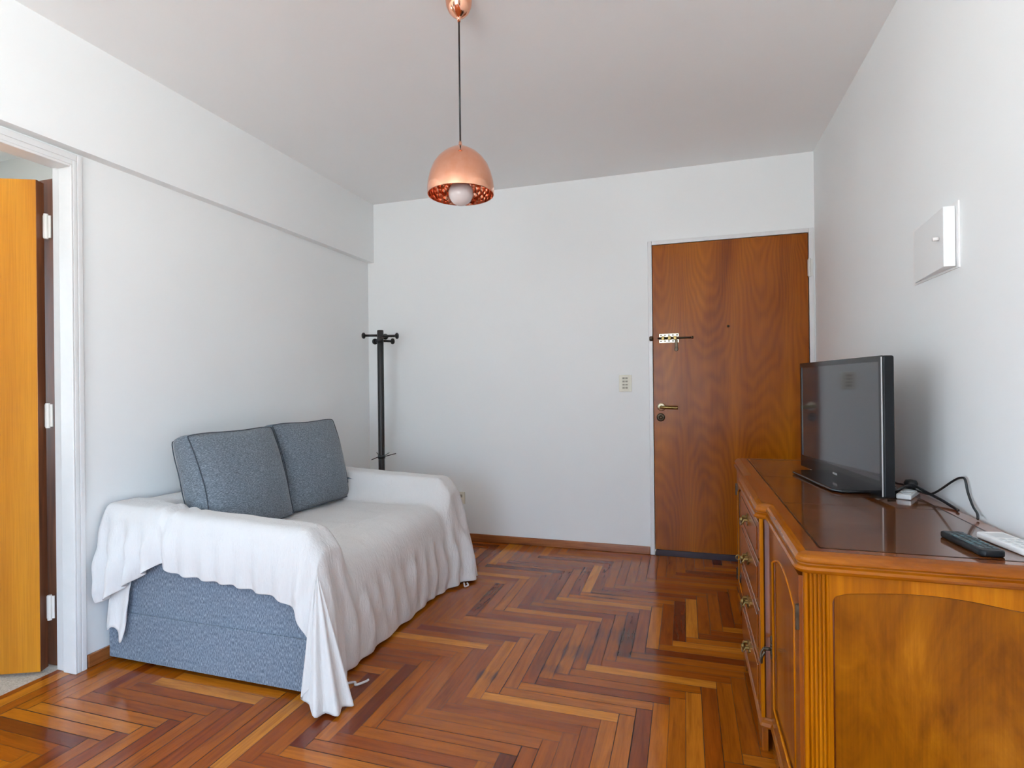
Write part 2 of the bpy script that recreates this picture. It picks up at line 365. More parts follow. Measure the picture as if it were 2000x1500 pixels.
def lathe(bm, prof, c=(0, 0, 0), seg=48, axis='Z', M3=None):
    c = Vector(c); rings = []
    for r, z in prof:
        ring = []
        for i in range(seg):
            t = 2*PI*i/seg
            v = Vector((r*math.cos(t), r*math.sin(t), z))
            if axis == 'X': v = Vector((v.z, v.x, v.y))
            if axis == 'Y': v = Vector((v.x, v.z, v.y))
            if M3 is not None: v = M3 @ v
            ring.append(bm.verts.new(c+v))
        rings.append(ring)
    for a, b_ in zip(rings, rings[1:]):
        for i in range(seg):
            j = (i+1) % seg; bm.faces.new((a[i], a[j], b_[j], b_[i]))
    return rings
def catmull(pts, n=8):
    P = [Vector(p) for p in pts]; P = [2*P[0]-P[1]] + P + [2*P[-1]-P[-2]]; o = []
    for i in range(1, len(P)-2):
        for k in range(n):
            t = k/n; a, b_, c, d = P[i-1:i+3]
            o.append(0.5*((2*b_) + (c-a)*t + (2*a-5*b_+4*c-d)*t*t + (3*b_-a-3*c+d)*t**3))
    o.append(P[-2]); return o
def tube(bm, pts, r, seg=8, n=8, smooth_path=True):
    pts = catmull(pts, n) if smooth_path else [Vector(p) for p in pts]
    prev = None; rings = []
    up = Vector((0.13, 0.21, 0.97)).normalized()
    for i, p in enumerate(pts):
        d = (pts[min(i+1, len(pts)-1)] - pts[max(i-1, 0)]).normalized()
        a = (up - d*up.dot(d)).normalized(); up = a; b_ = d.cross(a)
        rings.append([bm.verts.new(p + (a*math.cos(2*PI*k/seg) + b_*math.sin(2*PI*k/seg))*r) for k in range(seg)])
    for a, b_ in zip(rings, rings[1:]):
        for i in range(seg):
            j = (i+1) % seg; bm.faces.new((a[i], a[j], b_[j], b_[i]))
    bm.faces.new(rings[0][::-1]); bm.faces.new(rings[-1])
def prism(bm, poly, a, b_, f):
    """extrude a 2D polygon between two levels; f maps (u, v, level) to a point"""
    A = [bm.verts.new(f(u, v, a)) for u, v in poly]; B = [bm.verts.new(f(u, v, b_)) for u, v in poly]
    n = len(poly)
    for i in range(n):
        j = (i+1) % n; bm.faces.new((A[i], A[j], B[j], B[i]))
    bm.faces.new(A[::-1]); bm.faces.new(B)
def sm(t): t = max(0., min(1., t)); return t*t*(3-2*t)
def interp(tab, x):
    if x <= tab[0][0]: return tab[0][1]
    for (a, va), (b_, vb) in zip(tab, tab[1:]):
        if x <= b_: return va + (vb-va)*(x-a)/(b_-a)
    return tab[-1][1]

# ------------------------------------------------------------------ room
XL, XB, XR, YW, ZC, ZB = -2.319, -2.266, 0.7546, 3.75, 2.513, 2.067
SX0, SY0, SY1 = -5.0, -0.6, 2.6     # side room extents
def holed(x0, x1, y0, y1, zc, w_):
    bm = bmesh.new(); a, b_, c, d = w_
    bx(bm, x0, x1, y0, a, 0, zc); bx(bm, x0, x1, b_, y1, 0, zc); bx(bm, x0, x1, a, b_, 0, c); bx(bm, x0, x1, a, b_, d, zc)
    return bm
struct(obj('ceiling', box(XL-0.1, XR+0.15, WY-0.15, YW+0.15, ZC, ZC+0.12), M['ceiling']), 'plain white painted ceiling of the living room', 'ceiling')
# parquet
NB, BWX, BWY = 9, 0.0540, 0.0508
AX, AY = -0.281, 1.860           # upper right corner of an anchor board
bm = bmesh.new(); uvl = bm.loops.layers.uv.new('UVMap'); tl = bm.loops.layers.float_color.new('tone')
X0, X1, Y0, Y1 = -2.418, XR, WY, YW
rnd = random.Random(3)
def board(x0, x1, y0, y1, horiz):
    a0, a1, c0, c1 = max(x0, X0), min(x1, X1), max(y0, Y0), min(y1, Y1)
    if y0 < 1.575 and y1 > -0.0 and False: pass
    if a1-a0 < 0.004 or c1-c0 < 0.004: return
    # parquet stops at the wall line except in the doorway
    g = rnd.choice((0.0005, 0.0008, 0.0012, 0.0018))
    t = rnd.random(); t = 0.62*t + 0.38*rnd.random()
    if rnd.random() < 0.05: t = rnd.random()*0.14
    if rnd.random() < 0.04: t = 0.85+0.15*rnd.random()
    cc = (t, rnd.random(), rnd.random(), 1)
    vs = [bm.verts.new(q) for q in ((a0+g, c0+g, 0), (a1-g, c0+g, 0), (a1-g, c1-g, 0), (a0+g, c1-g, 0))]
    f = bm.faces.new(vs); f.material_index = 0
    for l in f.loops:
        x, y = l.vert.co.x, l.vert.co.y
        l[uvl].uv = (x-x0, y-y0) if horiz else (y-y0, x-x0)
        l[tl] = cc
i0, i1 = int((X0-AX)/BWX)-12, int((X1-AX)/BWX)+12
j0, j1 = int((Y0-AY)/BWY)-12, int((Y1-AY)/BWY)+12
for j in range(j0, j1):
    y = AY + (j-1)*BWY
    for k in range(-8, 9):
        xs = j + 2*NB*k          # horizontal board covers xs-NB .. xs (anchor: j = 0, k = 0)
        if xs < i0-NB or xs-NB > i1: continue
        board(AX+(xs-NB)*BWX, AX+xs*BWX, y, y+BWY, True)
        # vertical board just right of it, top aligned
        board(AX+xs*BWX, AX+(xs+1)*BWX, y-(NB-1)*BWY, y+BWY, False)
fb = bx(bm, X0, X1, Y0, Y1+0.10, -0.12, -0.0009, 1)
struct(obj('floor', bm, [M['parquet'], M['joint']]), 'glossy brown herringbone parquet floor', 'floor')
# back wall with the door opening
DX0, DX1, DZ = -0.199, 0.719, 2.0232
bm = bmesh.new()
bx(bm, XL-0.1, DX0-0.002, YW, YW+0.15, 0, ZC); bx(bm, DX0-0.002, DX1+0.002, YW, YW+0.15, DZ+0.002, ZC); bx(bm, DX1+0.002, XR+0.15, YW, YW+0.15, 0, ZC)
bx(bm, DX0-0.1, DX1+0.05, YW+0.12, YW+0.15, 0, DZ+0.05)
struct(obj('wall_back', bm, M['wall']), 'white painted wall with the entrance door', 'wall')
struct(obj('wall_right', holed(XR, XR+0.15, WY-0.15, YW, ZC, RW), M['wall']), 'white painted wall behind the sideboard', 'wall')
# left wall: doorway Y -0.2 .. 1.58, beam above
JY = 1.600; HZ = 2.012
bm = bmesh.new()
bx(bm, XL-0.1, XL, JY-0.003, YW, 0, ZB)
bx(bm, XL-0.1, XL, 0.55, JY-0.003, HZ+0.02, ZB)
bx(bm, XL-0.1, XL, WY, LW[0], 0, ZC); bx(bm, XL-0.1, XL, LW[1], 0.55, 0, ZB); bx(bm, XL-0.1, XL, LW[0], LW[1], 0, LW[2]); bx(bm, XL-0.1, XL, LW[0], LW[1], LW[3], ZC)
bx(bm, XL-0.1, XB, LW[1], YW, ZB, ZC)
struct(obj('wall_left', bm, M['wall']), 'white painted wall behind the sofa with a boxed beam', 'wall')
# window wall behind the camera
def window_wall(name, x0, x1, wx0, wx1, wz0, wz1, zc, m):
    bm = bmesh.new(); y0, y1 = WY-0.15, WY
    bx(bm, x0, wx0, y0, y1, 0, zc); bx(bm, wx1, x1, y0, y1, 0, zc); bx(bm, wx0, wx1, y0, y1, wz1, zc)
    if wz0 > 0.01: bx(bm, wx0, wx1, y0, y1, 0, wz0)
    return obj(name, bm, m)
struct(window_wall('wall_front', XL-0.1, XR+0.15, -1.65, 0.10, 0.30, 2.00, ZC, M['wall']), 'white wall around the big window', 'wall')
def window(name, wx0, wx1, wz0, wz1, n):
    t = thing(name, 'tall white framed window letting daylight in', 'window', ((wx0+wx1)/2, WY-0.08, wz0)); t['kind'] = 'structure'
    bm = bmesh.new(); y0, y1 = WY-0.11, WY-0.05; f = 0.05
    bx(bm, wx0, wx1, y0, y1, wz0, wz0+f); bx(bm, wx0, wx1, y0, y1, wz1-f, wz1)
    for i in range(n+1):
        x = wx0 + (wx1-wx0-f)*i/n; bx(bm, x, x+f, y0, y1, wz0+f, wz1-f)
    obj('window_frame', bm, M['trim'], t)
    for i in range(n):
        a = wx0 + (wx1-wx0-f)*i/n + f; b_ = wx0 + (wx1-wx0-f)*(i+1)/n
        obj('pane', box(a, b_, WY-0.083, WY-0.078, wz0+f, wz1-f), M['glass'], t)
def added_side_window(name, xc, w_, n=2):
    y0, y1, z0, z1 = w_; f = 0.05
    t = thing(name, 'unseen white framed window added in the side wall to even the daylight', 'window', (xc, (y0+y1)/2, z0)); t['kind'] = 'structure'
    bm = bmesh.new(); bx(bm, xc-0.03, xc+0.03, y0, y1, z0, z0+f); bx(bm, xc-0.03, xc+0.03, y0, y1, z1-f, z1)
    for i in range(n+1):
        y = y0 + (y1-y0-f)*i/n; bx(bm, xc-0.03, xc+0.03, y, y+f, z0+f, z1-f)
    obj('window_frame', bm, M['trim'], t)  # frame and panes of the added unseen window
    for i in range(n):
        a = y0 + (y1-y0-f)*i/n + f; b_ = y0 + (y1-y0-f)*(i+1)/n
        obj('pane', box(xc-0.002, xc+0.002, a, b_, z0+f, z1-f), M['glass'], t)
added_side_window('added_window_left', XL-0.05, LW); added_side_window('added_window_right', XR+0.08, RW); added_side_window('added_window_side_room', SX0-0.05, SW)  # out-of-view windows added to spread daylight over the side walls
window('window_1', -1.65, 0.10, 0.30, 2.00, 2)
# side room
struct(obj('floor_side_room', box(SX0, X0, SY0, SY1, -0.12, -0.004), M['carpet']), 'beige carpet floor of the side room', 'floor')
struct(obj('ceiling_side_room', box(SX0-0.1, XL-0.1, SY0-0.1, SY1+0.1, ZC, ZC+0.12), M['ceiling']), 'ceiling of the side room', 'ceiling')
struct(obj('wall_front_side_room', box(SX0, XL-0.1, SY0-0.1, SY0, 0, ZC), M['side_wall']), 'side room wall behind the camera', 'wall')
struct(obj('wall_left_side_room', holed(SX0-0.1, SX0, SY0-0.1, SY1, ZC, SW), M['side_wall']), 'far wall of the side room with an added unseen window', 'wall')
bm = bmesh.new(); bx(bm, SX0, -3.175, 2.3, SY1, 0, ZC); bx(bm, -3.169, XL-0.1, 2.3, SY1, 0, ZC); bx(bm, -3.175, -3.169, 2.31, SY1, 0, ZC)
struct(obj('wall_back_side_room', bm, M['side_wall']), 'pale panelled wall of the side room seen above the open door', 'wall')

# skirting boards
def skirt(name, x0, x1, y0, y1, h=0.052):
    return obj(name, box(x0, x1, y0, y1, 0.0, h), M['skirting'], bevel=0.004)
struct(skirt('baseboard_back', XL, DX0-0.032, YW-0.014, YW), 'low brown wooden skirting along the back wall', 'baseboard')
struct(skirt('baseboard_left', XL, XL+0.014, JY+0.026, YW-0.015), 'low brown wooden skirting along the left wall', 'baseboard')
struct(skirt('baseboard_right', XR-0.014, XR, WY, YW-0.012), 'low brown wooden skirting along the right wall', 'baseboard')

# entrance door frame + leaf
bm = bmesh.new()
bx(bm, DX0-0.028, DX0-0.002, YW-0.010, YW+0.05, 0, DZ+0.028); bx(bm, DX1+0.002, DX1+0.030, YW-0.010, YW+0.05, 0, DZ+0.028)
bx(bm, DX0-0.002, DX1+0.002, YW-0.010, YW+0.05, DZ+0.002, DZ+0.028)
struct(obj('trim_1', bm, M['trim'], bevel=0.003), 'thin white frame around the entrance door', 'door frame')
d1 = thing('door_1', 'closed varnished brown wooden entrance door with brass lever and sliding bolt', 'door', ((DX0+DX1)/2, YW+0.02, 0)); d1['kind'] = 'structure'
YD = YW - 0.002
obj('door_leaf', box(DX0+0.001, DX1-0.001, YD, YD+0.045, 0.036, DZ), M['door'], d1, bevel=0.002)
obj('door_sweep', box(DX0+0.004, DX1-0.004, YD-0.012, YD+0.03, 0.0002, 0.038), M['dark_rubber'], d1, bevel=0.002)
# lever handle
hx, hz = -0.150, 0.968
bm = bmesh.new(); lathe(bm, [(0.0, -0.012), (0.018, -0.012), (0.026, -0.007), (0.028, 0.0)], (hx, YD, hz), 28, 'Y')
obj('handle_rose', bm, M['pale_brass'], d1, True)
bm = bmesh.new(); cyl(bm, (hx, YD-0.008, hz), (hx, YD-0.045, hz), 0.011)
tube(bm, [(hx, YD-0.045, hz), (hx+0.02, YD-0.052, hz-0.001), (hx+0.06, YD-0.052, hz-0.003), (hx+0.103, YD-0.050, hz-0.005)], 0.0105, 12)
obj('door_handle', bm, M['brass'], d1, True)
bm = bmesh.new(); lathe(bm, [(0.0, -0.010), (0.010, -0.010), (0.0105, -0.006), (0.016, -0.006), (0.024, -0.006), (0.027, 0.0)], (-0.155, YD, 0.900), 28, 'Y')
obj('lock_cylinder', bm, M['iron'], d1, True)
bm = bmesh.new(); lathe(bm, [(0.0, -0.003), (0.006, -0.003), (0.008, 0.0)], (0.262, YD, 1.477), 20, 'Y')
obj('peephole', bm, M['iron'], d1, True)
# sliding bolt
pb = obj('bolt_plate', box(-0.158, -0.036, YD-0.004, YD, 1.380, 1.400), M['pale_brass'], d1, bevel=0.001)
bz = 1.414
bm = bmesh.new(); bx(bm, -0.160, -0.036, YD-0.004, YD, 1.422, 1.444); bx(bm, -0.160, -0.036, YD-0.004, YD, 1.384, 1.406)
obj('bolt_plate', bm, M['pale_brass'], d1, bevel=0.002)
bpy.data.objects.remove(pb)
bm = bmesh.new()
for i in range(5):
    for z in (1.433, 1.395):
        lathe(bm, [(0.0, -0.0065), (0.0045, -0.006), (0.0055, -0.0035)], (-0.148+0.025*i, YD, z), 10, 'Y')
obj('screw', bm, M['iron'], d1, True)
bm = bmesh.new()
for x in (-0.135, -0.095, -0.060): bx(bm, x-0.010, x+0.010, YD-0.022, YD-0.003, bz-0.012, bz+0.012)
obj('bolt_guide', bm, M['brass'], d1, bevel=0.003)
bm = bmesh.new(); cyl(bm, (-0.168, YD-0.014, bz), (0.045, YD-0.014, bz-0.001), 0.0055); lathe(bm, [(0.0, -0.008), (0.008, -0.006), (0.008, 0.006), (0.0, 0.008)], (0.045, YD-0.014, bz), 12, 'X')
obj('bolt_bar', bm, M['iron'], d1, True)
bm = bmesh.new(); bx(bm, -0.062, -0.044, YD-0.020, YD-0.013, 1.338, 1.402); cyl(bm, (-0.053, YD-0.022, 1.340), (-0.053, YD-0.011, 1.340), 0.011)
obj('bolt_hasp', bm, M['iron'], d1, bevel=0.002)
bm = bmesh.new(); lathe(bm, [(0.012, -0.012), (0.016, -0.006), (0.016, 0.006), (0.012, 0.012), (0.008, 0.006), (0.008, -0.006), (0.012, -0.012)], (DX0-0.010, YD-0.012, bz), 16, 'X')
tag(obj('bolt_keeper', bm, M['iron'], None, True), 'small dark metal bolt keeper on the white frame left of the entrance door', 'bolt keeper')
bm = bmesh.new(); cyl(bm, (DX1+0.004, YW-0.016, 1.755), (DX1+0.004, YW-0.016, 1.865), 0.007); bx(bm, DX1-0.006, DX1+0.022, YW-0.0135, YW-0.0095, 1.76, 1.86)
obj('door_hinge', bm, M['hinge_white'], d1, bevel=0.001)

# side doorway: lining, head and open leaf
bm = bmesh.new()
bx(bm, -2.418, -2.303, JY-0.018, JY, 0, HZ+0.02)                # lining
bx(bm, -2.372, -2.303, JY-0.026, JY-0.017, 0, HZ)               # raised front band
bx(bm, -2.318, -2.303, JY, JY+0.020, 0, HZ+0.045)               # narrow architrave
bx(bm, -2.418, -2.303, 0.55, JY-0.018, HZ, HZ+0.02)             # head lining
bx(bm, -2.372, -2.303, 0.55, JY-0.026, HZ-0.010, HZ+0.001)      # head band
bx(bm, -2.318, -2.303, 0.52, JY, HZ+0.020, HZ+0.045)            # head architrave
bx(bm, -2.418, -2.303, 0.53, 0.55, 0, HZ+0.02)                  # other lining
struct(obj('trim_2', bm, M['trim'], bevel=0.003), 'white painted frame of the doorway to the side room', 'door frame')
struct(obj('gap_shade_strip', box(-2.530, -2.419, 1.606, 1.645, 0.0, 1.985), M['door_edge'], bevel=0.002), 'dark brown strip added behind the open door to darken the hinge gap', 'door frame')  # strip added so the gap between leaf and jamb looks dark
d2 = thing('door_2', 'open golden brown wooden door at the left edge', 'door', (-2.443, 1.538, 0), math.radians(180+25)); d2['kind'] = 'structure'
# local: +x runs along the leaf away from the hinge, +y towards the camera side
obj('door_leaf', box(0.0, 0.86, -0.044, 0.0, 0.010, 1.956), [M['door_side']], d2, local=True, bevel=0.002)
obj('door_edge', box(-0.0015, 0.0, -0.0435, -0.0005, 0.011, 1.955), M['door_edge'], d2, local=True)
for z in (0.25, 1.02, 1.78):
    bm = bmesh.new(); cyl(bm, (-0.014, -0.034, z-0.05), (-0.014, -0.034, z+0.05), 0.008, seg=12); bx(bm, -0.03, -0.001, -0.040, -0.036, z-0.045, z+0.045)
    obj('door_hinge', bm, M['hinge_white'], d2, local=True, smooth=False)

# ------------------------------------------------------------------ sofa
SXB, SXF, SYN, SYF = -2.285, -1.275, 1.700, 2.995
s = thing('sofa', 'small slate blue upholstered sofa half hidden under a white throw', 'sofa', (-1.78, 2.35, 0))
AW = 0.155
def armp(y0, y1):
    bm = bmesh.new()
    poly = [(SXB, 0.03), (SXF, 0.03), (SXF, 0.46), (SXF-0.03, 0.52), (SXF-0.12, 0.555), (-1.98, 0.60), (SXB+0.02, 0.605), (SXB, 0.60)]
    prism(bm, poly, y0, y1, lambda u, v, l: Vector((u, l, v)))
    return bm
a1 = obj('armrest', armp(SYN, SYN+AW), M['sofa'], s, bevel=0.04, seg=4)
obj('armrest', armp(SYF-AW, SYF), M['sofa'], s, bevel=0.04, seg=4)
obj('base', box(SXB+0.01, SXF-0.01, SYN+AW+0.002, SYF-AW-0.002, 0.03, 0.29), M['sofa'], s, bevel=0.01)
obj('seat_cushion', box(SXB+0.19, SXF-0.095, SYN+AW+0.004, SYF-AW-0.004, 0.292, 0.415), M['sofa'], s, bevel=0.06, seg=4)
obj('backrest', box(SXB, SXB+0.18, SYN+AW+0.002, SYF-AW-0.002, 0.292, 0.60), M['sofa'], s, bevel=0.03, seg=3)
# low skirt panel with a seam on the visible end
bm = bmesh.new(); prism(bm, [(SXB+0.004, 0.022), (SXF+0.004, 0.018), (SXF+0.002, 0.205), (SXB+0.002, 0.209)], SYN-0.007, SYN-0.0005, lambda u, v, l: Vector((u, l, v)))
obj('skirt_panel', bm, M['sofa'], s, bevel=0.002)
bm = bmesh.new(); tube(bm, [(SXB+0.004, SYN-0.0055, 0.2105), (SXF+0.002, SYN-0.0055, 0.2068)], 0.0020, 6, 4); obj('seam', bm, M['sofa'], s)
for x in (SXB+0.09, SXF-0.09):
    for y in (SYN+0.09, SYF-0.09):
        bm = bmesh.new(); cyl(bm, (x, y, 0.0), (x, y, 0.03), 0.022, 0.026); obj('foot', bm, M['dark'], s)

# ------------------------------------------------------------------ white throw
cx0, cx1, cy0, cy1 = -2.300, SXF+0.012, SYN-0.016, SYF+0.016
def top_z(x, y):
    arm_h = interp([(-2.30, 0.640), (-2.05, 0.632), (-1.95, 0.618), (-1.55, 0.600), (-1.33, 0.592), (-1.26, 0.560)], x)
    near = 1 - sm((y-(SYN+AW-0.035))/0.085)
    far = sm((y-(SYF-AW-0.055))/0.085)
    a = max(near, far)
    seat = 0.452 + 0.012*math.sin((y-1.85)/0.99*PI)
    dd = min(0.1199, max(0, x-(cx1-0.12))); seat -= 0.12-math.sqrt(0.12**2-dd*dd)
    if y > SYN+AW: seat += 0.02*sm((x+1.55)/0.2)*0
    back = sm((-2.075-x)/0.07)
    base = seat + (0.625-seat)*back
    ah = arm_h - 0.05*sm((x+1.36)/0.11)**2
    z = base + (ah-base)*a if ah > base else base
    # edges roll over
    for d in (y-(SYN-0.016), (SYF+0.016)-y):
        if d < 0.045: z -= 0.045 - math.sqrt(max(0, 0.045**2-(0.045-max(d, 0))**2))
    return z
HEM_N = [(-2.305, 0.250), (-2.255, 0.272), (-2.195, 0.310), (-2.14, 0.345), (-2.10, 0.365), (-2.05, 0.40), (-1.995, 0.437), (-1.965, 0.425), (-1.934, 0.405),
         (-1.82, 0.395), (-1.708, 0.388), (-1.58, 0.378), (-1.456, 0.363), (-1.40, 0.345), (-1.361, 0.318), (-1.330, 0.292), (-1.305, 0.262), (-1.288, 0.20), (-1.270, 0.10)]
NX, NY = 56, 70
def wr(x, y, z, s1=1.0):
    v = Vector((x*7, y*7, z*7)); a = noise.noise(v)*0.6 + noise.noise(v*2.3)*0.4
    return a*s1
bm = bmesh.new()
cap = [[None]*(NY+1) for _ in range(NX+1)]
for i in range(NX+1):
    x = cx0 + (cx1-cx0)*i/NX
    for j in range(NY+1):
        y = cy0 + (cy1-cy0)*j/NY
        z = top_z(x, y)
        # rumples: fine lengthwise ones on the seat, gathered ones on the near arm
        rp = 0.0035*noise.noise(Vector((x*5, y*34, 1.3))) + 0.003*noise.noise(Vector((x*11, y*13, 4.0)))
        gx = math.exp(-((x+1.985)/0.07)**2) * (1 if y < 1.9 else 0.3)
        rp += 0.014*gx*math.sin((x+1.985)*95 + y*6)
        rp += 0.007*math.exp(-((x+1.60-0.25*(y-1.9))/0.03)**2)*sm((y-1.95)/0.3)*sm((2.9-y)/0.3)
        cap[i][j] = bm.verts.new((x, y, z + rp + 0.008))
for i in range(NX):
    for j in range(NY):
        bm.faces.new((cap[i][j], cap[i+1][j], cap[i+1][j+1], cap[i][j+1]))
# skirt columns all the way round: near side -> corner -> front -> far corner -> far side
cols = []   # (top vert, outward normal, hem point, fold amp, phase)
NC = 16
for i in range(NX+1):
    x = cx0 + (cx1-cx0)*i/NX; v = cap[i][0]
    hz_ = interp(HEM_N, x) + 0.004*noise.noise(Vector((x*18, 0, 0)))
    amp = 0.010 + 0.018*sm((x+1.45)/0.2) + 0.030*sm((-1.93-x)/0.12)
    shift = 0.0
    if x > -1.40: shift = 0.045*sm((x+1.40)/0.14)
    hem = Vector((x + 0.01 + shift*0.25 + 0.020*sm((x+1.33)/0.07), cy0-0.012 - shift*0.6 - 0.02*sm((-1.95-x)/0.15), hz_))
    cols.append((v, Vector((0, -1, 0)), hem, amp, x*70, 0))
cv = cap[NX][0]
for k in range(1, NC):
    t = k/NC; a = -PI/2 + t*PI/2
    n = Vector((math.cos(a), math.sin(a), 0))
    tip = 0.085 + 0.060*math.sin(t*PI)
    hz_ = 0.008 + 0.095*(1-t)**6
    fold = 0.028*math.sin(k*PI/2.0)
    hem = Vector((cx1-0.018, cy0+0.02, hz_)) + n*(tip+fold)
    hem.x += 0.035*t; hem.y += 0.03*t
    cols.append((cv, n, hem, 0.0, 0, 1))
for j in range(NY+1):
    y = cy0 + (cy1-cy0)*j/NY; v = cap[NX][j]; t = j/NY
    edge = max(math.exp(-((y-cy0)/0.10)**2), 1.25*math.exp(-((y-cy1)/0.16)**2))
    lean = 0.028 + 0.10*edge
    hz_ = 0.012 + 0.008*noise.noise(Vector((0, y*6, 0)))
    hem = Vector((cx1+lean*0.75-0.028, y + 0.04*math.exp(-((y-cy0)/0.12)**2) - 0.03*math.exp(-((y-cy1)/0.2)**2), max(0.006, hz_)))
    amp = 0.007 + 0.016*edge
    cols.append((v, Vector((1, 0, 0)), hem, amp, y*46+2.2*math.sin(y*7), 0))
cv = cap[NX][NY]
for k in range(1, NC):
    t = k/NC; a = t*PI/2
    n = Vector((math.cos(a), math.sin(a), 0))
    fold = 0.020*math.sin(k*PI/2.2)
    hem = Vector((cx1-0.02, cy1-0.03, 0.008)) + n*(0.085+0.03*math.sin(t*PI)+fold)
    cols.append((cv, n, hem, 0.0, 0, 1))
for i in range(NX, -1, -1):
    x = cx0 + (cx1-cx0)*i/NX; v = cap[i][NY]
    hem = Vector((x, cy1+0.015, interp([(-2.3, 0.4), (-1.6, 0.3), (-1.35, 0.12), (-1.27, 0.02)], x)))
    cols.append((v, Vector((0, 1, 0)), hem, 0.008, x*60, 0))
NR = 30
grid = []
for (v, n, hem, amp, ph, corner) in cols:
    T = v.co.copy(); colv = [v]
    for r in range(1, NR+1):
        u = r/NR
        e_ = u**1.25
        P = Vector((T.x + (hem.x-T.x)*(0.25*u+0.75*e_), T.y + (hem.y-T.y)*(0.25*u+0.75*e_), T.z + (hem.z-T.z)*u))
        P += n*(0.010*math.sin(PI*min(1, u*1.0))*1.0 + amp*(u**0.8)*math.sin(ph + 1.4*noise.noise(Vector((P.x*4, P.y*4, P.z*5)))))
        # belly of cloth away from the front edge
        f = noise.noise(Vector((P.x*9, P.y*9, P.z*3.5)))*0.007 + noise.noise(Vector((P.x*24, P.y*24, P.z*8)))*0.0030
        if n.y < -0.9 and not corner:
            f -= 0.014*math.exp(-((T.x+1.985)/0.014)**2)*sm(u*4)
            f += 0.010*math.exp(-((T.x+1.945)/0.022)**2)*sm((1-u)*2)
            if T.x < -2.0: f += 0.0045*math.sin((P.x*1.0 - P.z*0.75)*62)*sm((-2.0-T.x)/0.05)
        if n.x > 0.7 and not corner:
            f += 0.0035*math.sin(P.y*150 + 3*noise.noise(Vector((P.y*6, P.z*4, 2))))*sm(u*2)*sm((1-u)*5)
            # slanting tension folds running down towards the near front corner
            f += 0.0110*math.sin((P.y*0.95 + P.z*0.28)*62 + 2*noise.noise(Vector((0, P.y*3, P.z*3))))*sm(u*3)*sm((1-u)*4+0.2)
        P += n*(f*min(1, u*3) + 0.004*min(1, u*4))
        P.z = max(P.z, 0.006)
        colv.append(bm.verts.new(P))
    grid.append(colv)
for a, b_ in zip(grid, grid[1:]):
    for r in range(NR):
        q = [a[r], a[r+1], b_[r+1], b_[r]]
        if a[r] is b_[r]: q = [a[r], a[r+1], b_[r+1]]
        try: bm.faces.new(q)
        except ValueError: pass
# narrow second tail hanging from under the gathered corner near the wall
tx = [-2.262, -2.245, -2.225, -2.205, -2.190, -2.172, -2.158, -2.146]
tb = [0.150, 0.138, 0.172, 0.150, 0.128, 0.104, 0.098, 0.180]
tg = []
for i, x in enumerate(tx):
    c = []
    for r in range(11):
        u = r/10; z = 0.40 + (tb[i]-0.40)*u
        c.append(bm.verts.new((x + 0.006*math.sin(u*5+i) - 0.012*u*(i/7.0), cy0 + 0.004 - 0.022*u + 0.009*math.sin(i*1.7+u*2)*u, z)))
    tg.append(c)
for a, b_ in zip(tg, tg[1:]):
    for r in range(10): bm.faces.new((a[r], a[r+1], b_[r+1], b_[r]))
bm.normal_update()
me_o = obj('throw_blanket', bm, M['cotton'], None, True, sub=1)
md = me_o.modifiers.new('thick', 'SOLIDIFY'); md.thickness = 0.003; md.offset = -1
tag(me_o, 'wrinkled white cotton throw draped over the sofa down to the floor', 'throw')
for pts in ([(-1.235, 1.79, 0.012), (-1.205, 1.825, 0.006), (-1.190, 1.810, 0.006), (-1.165, 1.840, 0.008), (-1.160, 1.850, 0.010)],
            [(-1.20, 2.90, 0.012), (-1.180, 2.865, 0.006), (-1.170, 2.89, 0.006), (-1.185, 2.91, 0.010)]):
    bm = bmesh.new(); tube(bm, pts, 0.0045, 6); obj('tie', bm, M['cotton'], me_o, True)

